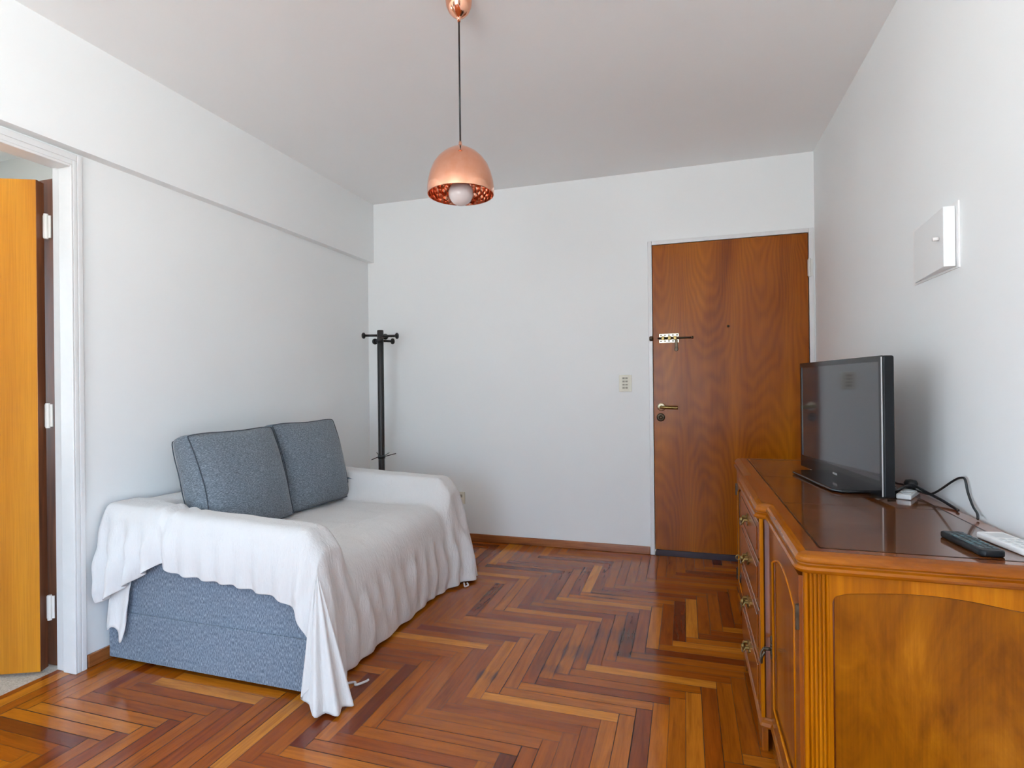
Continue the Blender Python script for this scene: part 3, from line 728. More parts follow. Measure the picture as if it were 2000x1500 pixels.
# ------------------------------------------------------------------ cushions on the sofa
def cushion(name, label, loc, rot, W, H, T):
    """box cushion: local x = thickness (front +x), y = width, z = height, base at z = 0"""
    t = thing(name, label, 'cushion', loc, 0, 'grey back cushions on the sofa', rot)
    n = 14; bm = bmesh.new()
    def P(u, v, sgn):
        # pinched corners, bowed-in edges, puffed face
        e = (1-u*u)*(1-v*v)
        y = u*W/2*(1-0.045*(1-v*v)*1.0) ; z = H/2 + v*H/2*(1-(0.085 if v > 0 else 0.02)*(1-u*u)) - (0.012*(u*u*v*v)**2*(1 if v > 0 else 0))
        x = sgn*(T/2 + 0.068*e**0.55 - 0.018*(u*u*v*v))
        return Vector((x, y, z))
    F = [[bm.verts.new(P(-1+2*i/n, -1+2*j/n, 1)) for j in range(n+1)] for i in range(n+1)]
    B = [[bm.verts.new(P(-1+2*i/n, -1+2*j/n, -1)) for j in range(n+1)] for i in range(n+1)]
    for i in range(n):
        for j in range(n):
            bm.faces.new((F[i][j], F[i+1][j], F[i+1][j+1], F[i][j+1])); bm.faces.new((B[i][j], B[i][j+1], B[i+1][j+1], B[i+1][j]))
    per = [(i, 0) for i in range(n)] + [(n, j) for j in range(n)] + [(i, n) for i in range(n, 0, -1)] + [(0, j) for j in range(n, 0, -1)]
    m_ = 4; L = len(per); prev = [F[i][j] for i, j in per]
    for k in range(1, m_+1):
        if k < m_:
            cur = []
            for i, j in per:
                f, b_ = F[i][j].co, B[i][j].co; p = f.lerp(b_, k/m_); c = Vector((p.x, 0, H/2)); d = (p-c); d.x = 0; d.normalize()
                cur.append(bm.verts.new(p + d*0.010*math.sin(PI*k/m_)))
        else: cur = [B[i][j] for i, j in per]
        for q in range(L): bm.faces.new((prev[q], prev[(q+1) % L], cur[(q+1) % L], cur[q]))
        prev = cur
    for v in bm.verts:
        v.co += Vector((1, 0, 0))*0.004*noise.noise(v.co*9 + Vector(loc)) * (1 if v.co.x > 0 else -1)
        v.co.z = max(v.co.z, 0.002)
    fl = [F[i][j].co.copy() for i, j in per]; bl = [B[i][j].co.copy() for i, j in per]
    obj('cushion_body', bm, M['cushion'], t, True, sub=1, local=True)
    for pts in (fl, bl):
        for q in range(L):
            k = min(q % n, n - q % n); sh = {0: 0.0095, 1: 0.0030, 2: 0.001}.get(k, 0)
            c = Vector((pts[q].x, 0, H/2)); pts[q] += (c-pts[q]).normalized()*(sh-0.0005)
    for pts, sx_ in ((fl, 1), (bl, -1)):
        bm = bmesh.new(); tube(bm, [p + Vector((0.001*sx_, 0, 0)) for p in pts] + [pts[0]], 0.0024, 6, 2)
        obj('piping', bm, M['piping'], t, True, local=True)
    return t
lean = math.radians(17)
cushion('sofa_cushion', 'grey fabric sofa cushion nearer the open door, its piped side panel showing', (-1.935, 2.095, 0.468), (0, -lean, math.radians(-1.5)), 0.50, 0.475, 0.125)
cushion('sofa_cushion', 'grey fabric sofa cushion nearer the coat rack, partly behind the other one', (-1.945, 2.600, 0.468), (0, -math.radians(15), math.radians(-3)), 0.485, 0.480, 0.125)

# ------------------------------------------------------------------ pendant lamp
LX, LY = -0.758, 1.842
t = thing('pendant_lamp', 'copper dome pendant lamp hanging on a dark cord from a round copper ceiling cup', 'pendant lamp', (LX, LY, ZC))
bm = bmesh.new()
lathe(bm, [(0.0, -0.092), (0.005, -0.092), (0.007, -0.082), (0.012, -0.076), (0.024, -0.068), (0.036, -0.055), (0.0445, -0.036), (0.0475, -0.016), (0.046, 0.0), (0.040, 0.0)][::-1], (LX, LY, ZC), 48)
obj('ceiling_cup', bm, M['copper'], t, True)
zt = 1.980
bm = bmesh.new(); cyl(bm, (LX, LY, zt+0.005), (LX, LY, ZC-0.080), 0.0032, seg=10); obj('cord', bm, M['black_metal'], t, True)
prof = [(0.0, 0.014), (0.005, 0.014), (0.006, 0.004), (0.009, 0.0), (0.020, -0.006), (0.040, -0.016), (0.062, -0.030), (0.082, -0.049), (0.098, -0.072), (0.109, -0.100), (0.1165, -0.130), (0.119, -0.155), (0.1185, -0.176)]
bm = bmesh.new(); lathe(bm, prof, (LX, LY, zt), 72); obj('lamp_shade', bm, M['copper'], t, True)
sh_in = [(max(0.002, r-0.0022), z-0.0016) for r, z in prof[4:-1]] + [(0.1163, -0.176)]
bm = bmesh.new(); lathe(bm, sh_in, (LX, LY, zt), 72); inner = obj('shade_lining', bm, M['copper_in'], t, True)
bm = bmesh.new(); lathe(bm, [(0.1163, -0.176), (0.1174, -0.1775), (0.1185, -0.176)], (LX, LY, zt), 72); obj('shade_rim', bm, M['copper'], t, True)
bm = bmesh.new(); cyl(bm, (LX, LY, zt-0.016), (LX, LY, zt-0.095), 0.019, 0.021); obj('lamp_holder', bm, M['black_plastic'], t, True)
bc = zt-0.171
bm = bmesh.new(); lathe(bm, [(0.019, 0.080), (0.020, 0.066), (0.026, 0.045)] + [(0.044*math.cos(a), 0.044*math.sin(a)) for a in [math.radians(d) for d in (50, 35, 20, 5, -10, -25, -40, -55, -70, -82, -89.9)]], (LX, LY, bc), 40)
obj('light_bulb', bm, M['opal'], t, True)

# ------------------------------------------------------------------ coat rack
RX, RY = -2.058, 3.48
t = thing('coat_rack', 'slim black standing coat rack with round pegs in the corner behind the sofa', 'coat rack', (RX, RY, 0))
bm = bmesh.new(); lathe(bm, [(0.0, 0.0), (0.165, 0.0), (0.170, 0.006), (0.165, 0.018), (0.06, 0.028), (0.0, 0.03)], (RX, RY, 0), 48); obj('base', bm, M['black_metal'], t, True)
bm = bmesh.new(); lathe(bm, [(0.0225, 0.02), (0.0225, 1.515), (0.020, 1.520), (0.0, 1.520)], (RX, RY, 0), 28); obj('pole', bm, M['black_metal'], t, True)
for ang, z, L in ((17, 1.478, 0.118), (197, 1.482, 0.118), (-60, 1.447, 0.085), (150, 1.444, 0.075), (100, 1.482, 0.10), (50, 1.444, 0.09)):
    a = math.radians(ang); d = Vector((math.cos(a), math.sin(a), 0)); c = Vector((RX, RY, z))
    bm = bmesh.new(); cyl(bm, c + d*0.018, c + d*(L-0.012), 0.0085, seg=14)
    M3 = Matrix((d, Vector((-d.y, d.x, 0)), Vector((0, 0, 1)))).transposed()
    lathe(bm, [(0.0, -0.012), (0.012, -0.012), (0.021, -0.006), (0.022, 0.004), (0.016, 0.011), (0.0, 0.013)], c + d*L, 22, 'X', M3)
    obj('peg', bm, M['black_metal'], t, True)
bm = bmesh.new(); cyl(bm, (RX, RY, 0.612), (RX, RY, 0.638), 0.026, seg=24)
obj('collar', bm, M['black_metal'], t, True)
for ang, up in ((12, 0.022), (150, 0.022), (215, -0.02), (70, 0.02)):
    a = math.radians(ang); d = Vector((math.cos(a), math.sin(a), 0)); c = Vector((RX, RY, 0.625))
    bm = bmesh.new(); cyl(bm, c + d*0.02, c + d*(0.105 if ang == 12 else 0.07) + Vector((0, 0, up)), 0.003, seg=8); obj('umbrella_prong', bm, M['black_metal'], t, True)

# ------------------------------------------------------------------ wall plates
def plate(name, label, cat, x0, x1, z0, z1, rows, cols_, m_key):
    t = thing(name, label, cat, ((x0+x1)/2, YW, (z0+z1)/2))
    obj('cover_plate', box(x0, x1, YW-0.009, YW, z0, z1), M['cream'], t, bevel=0.002)
    return t
t = plate('light_switch', 'cream wall switch plate with a column of small keys left of the entrance door', 'light switch', -0.421, -0.339, 1.069, 1.180, 4, 2, None)
obj('switch_insert', box(-0.404, -0.357, YW-0.011, YW-0.008, 1.078, 1.171), M['cream'], t, bevel=0.001)
for k in range(4):
    z = 1.088 + 0.0215*k
    for x in (-0.398, -0.379):
        obj('switch_key', box(x, x+0.015, YW-0.0135, YW-0.0105, z, z+0.011 if k else z+0.013), M['cream_dark'], t)
t = plate('wall_socket', 'cream wall socket low on the back wall beside the sofa end', 'socket', -1.617, -1.535, 0.262, 0.348, 2, 2, None)
for x, z in ((-1.600, 0.310), (-1.572, 0.310), (-1.600, 0.280), (-1.572, 0.280)):
    obj('socket_insert', box(x, x+0.018, YW-0.0115, YW-0.0085, z, z+0.020), M['cream_dark'] if z > 0.3 and x > -1.59 else M['cream'], t)
# white box high on the right wall
t = thing('fuse_box', 'shallow white wall box with a small knob high on the right wall', 'fuse box', (XR, 2.06, 1.54))
bm = bmesh.new(); prism(bm, [(XR-0.036, 1.912), (XR-0.006, 1.912), (XR-0.004, 2.205), (XR-0.009, 2.205)], 1.452, 1.626, lambda u, v, l: Vector((u, v, l)))
obj('cover', bm, M['wall'], t, bevel=0.0015)
obj('back_plate', box(XR-0.004, XR, 1.900, 2.227, 1.446, 1.638), M['white_plastic'], t)
bm = bmesh.new(); cyl(bm, (XR-0.036, 1.945, 1.540), (XR-0.050, 1.945, 1.540), 0.006, seg=14); obj('knob', bm, M['white_plastic'], t, True)

# ------------------------------------------------------------------ sideboard
ZT = 0.750
YN, YF = 1.338, 2.970; YM0, YM1 = 1.835, 2.420
FX, MXX, BX_ = 0.224, 0.196, XR-0.016
t = thing('sideboard', 'wide varnished brown sideboard with a moulded top, four central drawers and cupboard doors', 'sideboard', (0.48, 2.15, 0))
def outline(fx, mx, yn, yf, ym0, ym1, bx_, rc=0.030, rs=0.012):
    P = []
    def arc(cx, cy, r, a0, a1, n=6):
        for i in range(n+1):
            a = math.radians(a0+(a1-a0)*i/n); P.append((cx+r*math.cos(a), cy+r*math.sin(a)))
    P.append((bx_, yn)); P.append((bx_, yf))
    arc(fx+rc, yf-rc, rc, 90, 180)
    P.append((fx, ym1+rs))
    arc(mx+rs, ym1-0.001-rs, rs, 90, 180, 4)
    arc(mx+rs, ym0+0.001+rs, rs, 180, 270, 4)
    P.append((fx, ym0-rs))
    arc(fx+rc, yn+rc, rc, 180, 270)
    return P   # counter-clockwise seen from above
def stack(pf, prof):
    bm = bmesh.new(); rings = []
    for z, ins in prof:
        rings.append([bm.verts.new((x, y, z)) for x, y in pf(ins)])
    for a, b_ in zip(rings, rings[1:]):
        for i in range(len(a)):
            j = (i+1) % len(a); bm.faces.new((a[i], a[j], b_[j], b_[i]))
    # caps as strips along y so the stepped front stays exact
    for ring, z in ((rings[0], prof[0][0]), (rings[-1], prof[-1][0])):
        front = ring[2:]                      # far -> near along the front
        back = [ring[1]] + [bm.verts.new((BX_, v.co.y, z)) for v in front[1:-1]] + [ring[0]]
        for a, b_, c, d in zip(front, front[1:], back, back[1:]):
            if abs(a.co.y-b_.co.y) > 1e-6 or True:
                try: bm.faces.new((a, b_, d, c))
                except ValueError: pass
    return bm
def inset_outline(fx, mx, yn, yf, ym0, ym1, rc=0.030, rs=0.012):
    return lambda d: outline(fx+d, mx+d, yn+d, yf-d, ym0+d, ym1-d, BX_, max(0.003, rc-d), max(0.003, rs))
TO = inset_outline(FX, MXX, YN, YF, YM0, YM1)
prof = [(0.7065, 0.016), (0.7065, 0.006), (0.7100, 0.002), (0.7150, 0.000), (0.7205, 0.003), (0.7235, 0.009), (0.7260, 0.010), (0.7280, 0.006), (0.7310, 0.004), (0.7350, 0.004), (0.7400, 0.006), (0.7450, 0.011), (0.7480, 0.018), (0.7500, 0.026)]
obj('moulded_top', stack(TO, prof), M['edge_wood'], t, smooth=False)
# top surface veneer: border, three darker panels and their inlay lines
TOP = TO(0.026)
bm = bmesh.new(); Fv = [bm.verts.new((x, y, ZT+0.0004)) for x, y in TOP[2:]]; Bv = [bm.verts.new((BX_, v.co.y, ZT+0.0004)) for v in Fv]
for a, b_, c, d in zip(Fv, Fv[1:], Bv, Bv[1:]): bm.faces.new((a, b_, d, c))
obj('top_border', bm, M['top_wood'], t)
px0, px1 = 0.283, 0.700
segs = [(1.392, 1.868), (1.892, 2.388), (2.412, 2.905)]
def cutrect(x0, x1, y0, y1, c):
    return [(x0, y0), (x1-c, y0), (x1, y0+c), (x1, y1), (x0, y1)]
bm = bmesh.new(); bl = bmesh.new()
yy0, yy1 = 1.392, 2.905
f = bm.faces.new([bm.verts.new((x, y, ZT+0.0008)) for x, y in ((px0, yy0), (px1, yy0), (px1, yy1), (px0, yy1))])
obj('top_inset_panel', bm, M['top_panel'], t)
bm = bmesh.new(); h = ZT+0.0012; lw = 0.0022
for (x0, x1, y0, y1) in ((px0-lw, px0+lw, yy0, yy1), (px1-lw, px1+lw, yy0, yy1), (px0, px1, yy0-lw, yy0+lw), (px0, px1, yy1-lw, yy1+lw)):
    bm.faces.new([bm.verts.new(q) for q in ((x0, y0, h), (x1, y0, h), (x1, y1, h), (x0, y1, h))])
obj('top_inlay_line', bm, M['inlay'], t)
for y in (1.885, 2.395):
    bm = bmesh.new(); bm.faces.new([bm.verts.new(q) for q in ((px0, y-0.0016, h), (px1, y-0.0016, h), (px1, y+0.0016, h), (px0, y+0.0016, h))])
    obj('top_seam', bm, M['edge_wood'], t)
# carcass: front of the body is set in from the top
BO = inset_outline(FX+0.022, MXX+0.022, YN+0.020, YF-0.020, YM0+0.010, YM1-0.010, 0.014, 0.004)
obj('carcass', stack(BO, [(0.085, 0.006), (0.7065, 0.006)]), M['mahog'], t)
# front corner posts with flutes (near and far), flutes on the end side
def post(y_out, sgn):
    bm = bmesh.new()
    x0 = FX+0.0205; w_ = 0.048
    pts = []
    # profile in x along the end face, with four reeds
    prof_ = [(x0, 0.020), (x0, 0.005), (x0+0.002, 0.0015), (x0+0.006, 0.0)]
    xr = x0+0.010
    for k in range(4):
        for q in range(5):
            a = PI*q/4; prof_.append((xr + 0.0035 - 0.0035*math.cos(a), 0.0050 - 0.0055*math.sin(a)))
        xr += 0.0082
    prof_ += [(xr+0.002, 0.0), (x0+w_, 0.0), (x0+w_, 0.020)]
    A = [(x, y_out + sgn*d) for x, d in prof_]
    prism(bm, A, 0.09, 0.7063, lambda u, v, l: Vector((u, v, l)))
    return bm
yb = YN+0.0175
obj('fluted_post', post(yb, 1), M['oak'], t)
obj('fluted_post', post(YF-0.0175, -1), M['oak'], t)
# end panel: rails and stiles around a sunk panel with a serpentine top edge
def end_frame(y_out, sgn, groovem, depth=0.011):
    x0, x1 = FX+0.0690, BX_-0.0005; xi0, xi1 = x0+0.006, x1-0.045
    def rail(x):
        u = (x-xi0)/(xi1-xi0); u = max(0., min(1., u))
        return 0.664 + 0.0125*math.sin(PI*min(1, u*1.15))**1.5 - 0.006*sm((u-0.62)/0.38)
    poly_top = [(x0, 0.7063), (x0, 0.600)]
    n = 36; r = 0.018
    arc = []
    arc.append((xi0, 0.600)); arc.append((xi0, rail(xi0)-0.024))
    for k in range(1, 7): a = k/6*PI/2; arc.append((xi0+0.014*(1-math.cos(a)), rail(xi0)-0.024+0.020*math.sin(a)))
    for k in range(1, n): arc.append((xi0+0.018+(xi1-xi0-0.036)*k/n, rail(xi0+0.018+(xi1-xi0-0.036)*k/n)))
    for k in range(6, -1, -1): a = k/6*PI/2; arc.append((xi1-0.014*(1-math.cos(a)), rail(xi1)-0.024+0.020*math.sin(a)))
    arc.append((xi1, 0.600))
    bm = bmesh.new()
    # one strip ring: outer rectangle stitched to inner outline as quads along the outline
    inner_ = [(xi0, 0.16)] + arc + [(xi1, 0.16)]
    def outer_of(x, z):
        if x <= xi0+1e-6 and z < rail(xi0)-0.0241+1e-9: return (x0, z)
        if x >= xi1-1e-6 and z < rail(xi1)-0.0241+1e-9: return (x1, z)
        return (x, 0.7063)
    def V(u, v, d): return bm.verts.new((u, y_out + sgn*d, v))
    top_in = arc[1:-1]
    Fr = [(V(u, v, 0.0), V(*outer_of(u, v), 0.0), V(u + (0.004 if u <= xi0+0.001 else -0.004 if u >= xi1-0.001 else 0), v - (0.004 if xi0+0.001 < u < xi1-0.001 else 0), depth)) for u, v in inner_]
    for a, b_ in zip(Fr, Fr[1:]):
        if (a[1].co-b_[1].co).length > 1e-6: bm.faces.new((a[0], b_[0], b_[1], a[1]))
        else: bm.faces.new((a[0], b_[0], a[1]))
        bm.faces.new((a[0], a[2], b_[2], b_[0]))
    # square off the two top corners
    for cx_, k in ((x0, 2), (x1, -3)):
        pass
    bx(bm, x0, xi0-0.0005, y_out+sgn*0.0005 if sgn > 0 else y_out-0.012, y_out+0.012 if sgn > 0 else y_out-0.0005, 0.6, 0.7062)
    bx(bm, xi1+0.0005, x1, y_out+sgn*0.0005 if sgn > 0 else y_out-0.012, y_out+0.012 if sgn > 0 else y_out-0.0005, 0.6, 0.7062)
    tube(groovem, [(u + (0.002 if u <= xi0+0.001 else -0.002 if u >= xi1-0.001 else 0), y_out + sgn*0.006, v) for u, v in inner_], 0.0030, 6, 1, False)
    # bottom rail
    ya, yc = sorted((y_out, y_out+sgn*0.012))
    bx(bm, x0, x1, ya, yc, 0.085, 0.16)
    return bm
for ye, sg in ((yb, 1), (YF-0.0175, -1)):
    groovem = bmesh.new(); o = obj('end_frame', end_frame(ye, sg, groovem), M['oak'], t); obj('panel_edge_line', groovem, M['groove_shade'], o, True)  # dark line round the end panel imitates groove shadow
obj('end_panel', box(FX+0.070, BX_-0.002, YN+0.0243, YN+0.0290, 0.12, 0.700), M['panel'], t)
obj('end_panel', box(FX+0.070, BX_-0.002, YF-0.0290, YF-0.0243, 0.12, 0.700), M['panel'], t)
# plinth with bracket feet
PO = inset_outline(FX+0.012, MXX+0.012, YN+0.010, YF-0.010, YM0+0.004, YM1-0.004, 0.020, 0.006)
obj('plinth_moulding', stack(PO, [(0.072, 0.000), (0.078, -0.002), (0.086, 0.002), (0.092, 0.008), (0.097, 0.011)]), M['edge_wood'], t)
def apron_poly(y0, y1, foot=0.10):
    """front apron with ogee bracket feet, in (y, z)"""
    P = [(y0, 0.072), (y0, 0.0), (y0+foot*0.8, 0.0)]
    for k in range(1, 9):
        u = k/8; P.append((y0+foot*0.8+0.05*u, 0.045*sm(u)))
    for k in range(8, 0, -1):
        u = k/8; P.append((y1-foot*0.8-0.05*u, 0.045*sm(u)))
    P += [(y1-foot*0.8, 0.0), (y1, 0.0), (y1, 0.072)]
    return P
for nm, (y0, y1, xf) in (('a', (YN+0.012, YM0-0.001, FX+0.016)), ('b', (YM0+0.006, YM1-0.006, MXX+0.016)), ('c', (YM1+0.001, YF-0.012, FX+0.016))):
    bm = bmesh.new(); prism(bm, apron_poly(y0, y1), xf, xf+0.018, lambda u, v, l: Vector((l, u, v))); obj('apron', bm, M['mahog'], t, bevel=0.002)
for y0 in (YN+0.012, YF-0.030):
    bm = bmesh.new(); prism(bm, apron_poly(FX+0.036, BX_, 0.09), y0, y0+0.018, lambda u, v, l: Vector((u, l, v))); obj('apron', bm, M['oak'], t, bevel=0.002)
# cupboard doors (both ends)
def cupboard(y0, y1, hinge_near):
    xf = FX+0.0120      # front plane
    z0, z1 = 0.108, 0.692
    d = obj('cupboard_door', box(xf+0.006, xf+0.018, y0, y1, z0, z1), M['mahog'], t, bevel=0.002)
    # raised frame with arched panel opening
    bm = bmesh.new(); fw_ = 0.058
    yi0, yi1 = y0+fw_, y1-fw_
    for (a, b_, c, e_) in ((y0, yi0, z0, z1), (yi1, y1, z0, z1), (yi0, yi1, z0, z0+0.06)): bx(bm, xf, xf+0.007, a, b_, c, e_)
    n = 16; poly = [(yi0, z1), (yi0, z1-0.095)]
    for k in range(1, n): u = k/n; poly.append((yi0+(yi1-yi0)*u, z1-0.095+0.042*math.sin(PI*u)))
    poly += [(yi1, z1-0.095), (yi1, z1)]
    for p, q in zip(poly[1:-1], poly[2:-1]):
        prism(bm, [p, q, (q[0], z1), (p[0], z1)], xf, xf+0.007, lambda u, v, l: Vector((l, u, v)))
    obj('door_frame', bm, M['mahog'], d)
    bm = bmesh.new(); ins = [(yi0+0.0, z0+0.06)] + [(a, b_) for a, b_ in poly[1:-1]] + [(yi1, z0+0.06)]
    tube(bm, [(xf+0.001, a, b_) for a, b_ in ins] + [(xf+0.001, *ins[0])], 0.0035, 6, 1, False)
    obj('panel_edge_line', bm, M['oak'], d, True)
    yh = y0+0.002 if hinge_near else y1-0.002
    for z in (0.185, 0.598):
        bm = bmesh.new(); cyl(bm, (xf-0.003, yh, z-0.028), (xf-0.003, yh, z+0.028), 0.0042, seg=10)
        bx(bm, xf-0.0015, xf, yh-0.010 if not hinge_near else yh-0.004, yh+0.004 if not hinge_near else yh+0.012, z-0.026, z+0.026)
        obj('hinge', bm, M['iron'], d)
    return d, xf
YD0, YD1 = YN+0.034, YM0-0.006
d, xf = cupboard(YD0, YD1, True)
def drop_handle(par, x, y, z, m1, m2, s_=1.0):
    bm = bmesh.new()
    lathe(bm, [(0.0, -0.004), (0.011*s_, -0.003), (0.013*s_, 0.0)], (x, y, z+0.028), 16, 'X'); lathe(bm, [(0.0, -0.004), (0.008*s_, -0.003), (0.010*s_, 0.0)], (x, y, z-0.020), 16, 'X')
    for k in range(6): lathe(bm, [(0.0, -0.0045), (0.005, -0.003), (0.0065, 0.0)], (x, y, z-0.012+0.008*k), 12, 'X')
    cyl(bm, (x, y, z), (x-0.022, y, z), 0.005, seg=12)
    h_ = obj('handle', bm, m1, par, True)
    bm = bmesh.new(); tube(bm, [(x-0.020, y-0.011, z-0.004), (x-0.028, y-0.012, z-0.020), (x-0.029, y-0.006, z-0.040), (x-0.029, y+0.006, z-0.040), (x-0.028, y+0.012, z-0.020), (x-0.020, y+0.011, z-0.004)], 0.0035, 8)
    obj('handle_drop', bm, m2, h_, True)
drop_handle(d, xf, YD1-0.028, 0.330, M['iron'], M['iron'], 1.0)
YE0, YE1 = YM1+0.006, YF-0.034
d, xf = cupboard(YE0, YE1, False)
drop_handle(d, xf, YE0+0.028, 0.345, M['iron'], M['iron'])
bm = bmesh.new(); ky, kz = YE0+0.026, 0.405
lathe(bm, [(0.0, -0.003), (0.010, -0.002), (0.012, 0.0)], (xf, ky, kz), 16, 'X'); cyl(bm, (xf, ky, kz), (xf-0.030, ky, kz), 0.003, seg=10)
cyl(bm, (xf-0.018, ky, kz), (xf-0.021, ky, kz), 0.006, seg=12)
pts = [(xf-0.037 + 0.0085*math.cos(a), ky, kz + 0.0095*math.sin(a)) for a in [2*PI*k/16 for k in range(17)]]
tube(bm, pts, 0.0022, 6, 1, False)
tag(obj('key', bm, M['brass'], None, True), 'small brass key with a ring bow in the far sideboard door lock', 'key')
# drawers
xm = MXX+0.018
zs = [(0.578, 0.694), (0.428, 0.570), (0.272, 0.420), (0.110, 0.264)]
for (z0, z1) in zs:
    dr = obj('drawer', box(xm-0.006, xm+0.012, YM0+0.022, YM1-0.022, z0, z1), M['mahog'], t, bevel=0.004, seg=3)
    bm = bmesh.new()
    a0, a1 = YM0+0.046, YM1-0.046
    prism(bm, [(a0, z0+0.022), (a1, z0+0.022), (a1, z1-0.022), (a0, z1-0.022)], xm-0.0095, xm-0.0055, lambda u, v, l: Vector((l, u, v)))
    obj('drawer_field', bm, M['mahog'], dr, bevel=0.003, seg=2)
    zc = (z0+z1)/2; yc = (YM0+YM1)/2
    bm = bmesh.new()
    poly = [(yc+0.034*math.cos(a)*(1+0.18*math.cos(4*a)), zc+0.018*math.sin(a)*(1+0.22*math.cos(4*a))) for a in [2*PI*k/40 for k in range(40)]]
    prism(bm, poly, xm-0.0120, xm-0.0090, lambda u, v, l: Vector((l, u, v)))
    for sy in (-1, 1): cyl(bm, (xm-0.0095, yc+sy*0.024, zc+0.004), (xm-0.024, yc+sy*0.024, zc+0.004), 0.0055, seg=12)
    lathe(bm, [(0.0, -0.024), (0.006, -0.022), (0.009, -0.016), (0.006, -0.008), (0.008, 0.0)], (xm-0.0115, yc, zc), 14, 'X')
    h_ = obj('handle', bm, M['brass'], dr)
    bm = bmesh.new(); tube(bm, [(xm-0.022, yc-0.024, zc+0.004), (xm-0.029, yc-0.022, zc-0.010), (xm-0.031, yc, zc-0.017), (xm-0.029, yc+0.022, zc-0.010), (xm-0.022, yc+0.024, zc+0.004)], 0.0033, 8)
    obj('handle_bail', bm, M['brass'], h_, True)
for y in (YM0+0.010, YM1-0.010):
    pass
obj('drawer_stile', box(xm-0.003, xm+0.008, YM0+0.008, YM0+0.020, 0.100, 0.7060), M['oak'], t, bevel=0.002)
obj('drawer_stile', box(xm-0.003, xm+0.008, YM1-0.020, YM1-0.008, 0.100, 0.7060), M['oak'], t, bevel=0.002)

# ------------------------------------------------------------------ television
nb, fbp = Vector((0.5760, 1.960, 0)), Vector((0.4745, 2.648, 0))
dvec = (fbp-nb); TW = dvec.length; ang = math.atan2(dvec.y, dvec.x)
TZ0 = 0.7515; TB = 0.7635; TH = 0.437
mid = (nb+fbp)/2
t = thing('television', 'black flat screen television on a glossy stand, standing on the sideboard', 'television', (mid.x, mid.y, TZ0), ang)
# local: x along the screen (far +), y = towards the room (+), screen front at y = 0
hw = TW/2; z0, z1 = TB-TZ0, TB-TZ0+TH
bm = bmesh.new()
bx(bm, -hw, hw, -0.034, -0.001, z0, z1); 
obj('housing', bm, M['tv_side'], t, local=True, bevel=0.006, seg=3)
bm = bmesh.new(); prism(bm, [(-hw+0.09, z0+0.05), (hw-0.09, z0+0.05), (hw-0.09, z1-0.075), (-hw+0.09, z1-0.075)], -0.060, -0.032, lambda u, v, l: Vector((u, l, v)))
obj('rear_housing', bm, M['black_plastic'], t, local=True, bevel=0.010)
bm = bmesh.new(); b1, b2, b3 = 0.016, 0.018, 0.048
for a in ((-hw, hw, -0.001, 0.004, z0, z0+b3), (-hw, hw, -0.001, 0.004, z1-b2, z1), (-hw, -hw+b1, -0.001, 0.004, z0+b3, z1-b2), (hw-b1, hw, -0.001, 0.004, z0+b3, z1-b2)): bx(bm, *a)
obj('bezel', bm, M['tv_black'], t, local=True)
obj('screen', box(-hw+b1, hw-b1, -0.001, 0.0015, z0+b3, z1-b2), M['screen'], t, local=True)
obj('edge_highlight', box(-hw-0.0003, -hw+0.0010, 0.001, 0.0045, z0+0.004, z1-0.004), M['silver'], t, local=True)  # silver sliver stands in for the highlight along the glossy black edge
obj('brand_mark', box(-0.018, 0.018, 0.004, 0.0045, z0+0.016, z0+0.023), M['silver'], t, local=True)
bm = bmesh.new(); bx(bm, -0.055, 0.055, -0.040, -0.012, 0.010, z0+0.04)
obj('neck', bm, M['tv_black'], t, local=True, bevel=0.004)
bm = bmesh.new()
poly = [(-0.215, -0.100), (0.215, -0.100), (0.235, -0.080), (0.215, 0.085), (0.190, 0.105), (-0.190, 0.105), (-0.215, 0.085), (-0.235, -0.080)]
poly = [(x, y-0.015) for x, y in poly]
prism(bm, poly, 0.001, 0.012, lambda u, v, l: Vector((u, v, l)))
obj('stand_base', bm, M['tv_black'], t, local=True, bevel=0.004)

# ------------------------------------------------------------------ remotes, power strip, cables
def remote(name, label, c0, c1, wd, th, body, pads, loc_z):
    c0, c1 = Vector((*c0, 0)), Vector((*c1, 0)); d = c1-c0; L = d.length; a = math.atan2(d.y, d.x); mid_ = (c0+c1)/2
    t = thing(name, label, 'remote control', (mid_.x, mid_.y, loc_z), a)
    bm = bmesh.new()
    poly = []
    for sx_, sy_, a0 in ((1, 1, 0), (-1, 1, 90), (-1, -1, 180), (1, -1, 270)):
        for k in range(5):
            q = math.radians(a0+90*k/4); poly.append((sx_*(L/2-0.012)+0.012*math.cos(q), sy_*(wd/2-0.012)+0.012*math.sin(q)))
    prism(bm, poly, 0.0, th, lambda u, v, l: Vector((u, v, l)))
    obj('body', bm, body, t, local=True, bevel=0.004, seg=3)
    return t, L
ZS = ZT+0.0014
t, L = remote('remote_control', 'black television remote with grey keys at the near end of the sideboard', (0.596, 1.570), (0.612, 1.405), 0.048, 0.014, M['tv_side'], None, ZS)
for i in range(9):
    for j in range(3):
        x = -L/2+0.018+i*0.0155; y = -0.014+j*0.014
        obj('key_pad', box(x-0.0045, x+0.0045, y-0.004, y+0.004, 0.0135, 0.0155), M['blue_key'] if i in (2, 5, 6) else M['grey_key'], t, local=True)
t, L = remote('remote_control', 'white air conditioner remote lying beside the black one', (0.678, 1.585), (0.704, 1.425), 0.060, 0.014, M['white_plastic'], None, ZS)
obj('display', box(-L/2+0.018, -L/2+0.058, -0.020, 0.020, 0.0138, 0.0144), M['light_key'], t, local=True)
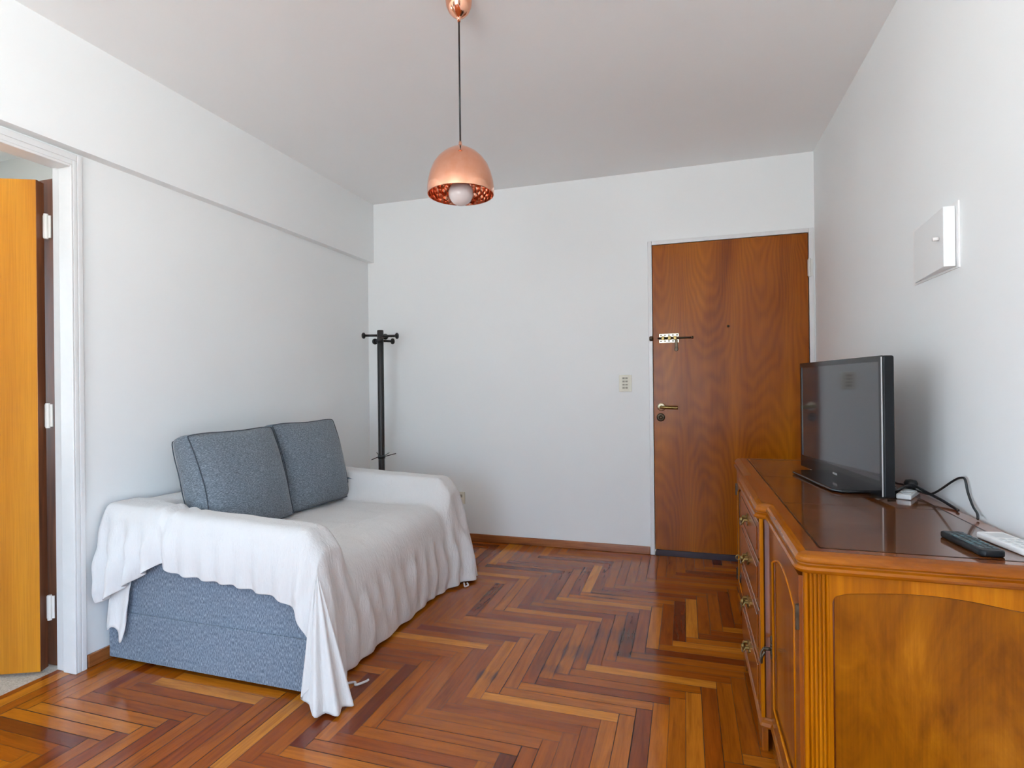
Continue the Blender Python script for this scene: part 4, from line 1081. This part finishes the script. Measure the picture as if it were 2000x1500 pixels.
for i in range(4):
    for j in range(3):
        x = -L/2+0.074+i*0.020; y = -0.018+j*0.018
        obj('key_pad', box(x-0.006, x+0.006, y-0.005, y+0.005, 0.0135, 0.0150), M['light_key'], t, local=True)
bm = bmesh.new(); prism(bm, [(-0.075, -0.020), (0.075, -0.020), (0.075, 0.020), (-0.075, 0.020)], 0, 0.016, lambda u, v, l: Vector((u, v, l)))
t = thing('power_strip', 'white power strip lying on the sideboard behind the television', 'power strip', (0.681, 2.085, ZS), math.radians(62))
obj('strip_body', bm, M['white_plastic'], t, local=True, bevel=0.004)
for x in (-0.045, 0.0):
    bm = bmesh.new(); lathe(bm, [(0.016, 0.0), (0.016, 0.0022), (0.013, 0.0022), (0.013, 0.0006), (0.0, 0.0006)], (x, 0, 0.016), 20); obj('outlet', bm, M['light_key'], t, True, local=True)
t = thing('power_plug', 'round black plug pushed into the white power strip', 'plug', (0.702, 2.128, ZS+0.0175))
bm = bmesh.new(); lathe(bm, [(0.0, 0.0), (0.013, 0.0), (0.019, 0.006), (0.0195, 0.018), (0.015, 0.027), (0.0, 0.030)], (0.702, 2.128, ZS+0.0175), 24); obj('plug_body', bm, M['cable'], t, True)
CZ = ZS+0.004
bm = bmesh.new(); tube(bm, [(0.640, 2.300, 0.830), (0.660, 2.270, 0.800), (0.680, 2.200, 0.775), (0.690, 2.150, 0.776), (0.715, 2.090, 0.765), (0.728, 2.030, 0.772), (0.742, 1.925, 0.830), (0.744, 1.880, 0.846), (0.745, 1.862, 0.842), (0.746, 1.850, 0.810), (0.745, 1.820, 0.778), (0.742, 1.790, 0.765), (0.733, 1.765, CZ)], 0.0032, 8)
tag(obj('power_cable', bm, M['cable'], None, True), 'black cable rising in a pointed loop against the right wall', 'cable')
bm = bmesh.new(); tube(bm, [(0.622, 2.080, CZ+0.012), (0.648, 2.085, 0.768), (0.676, 2.095, 0.780), (0.700, 2.098, 0.783), (0.718, 2.060, 0.772), (0.730, 1.980, 0.763), (0.734, 1.905, CZ), (0.730, 1.870, CZ)], 0.0042, 8)
tag(obj('power_cable', bm, M['cable'], None, True), 'thick black cable lying flat from the television along the sideboard top', 'cable')
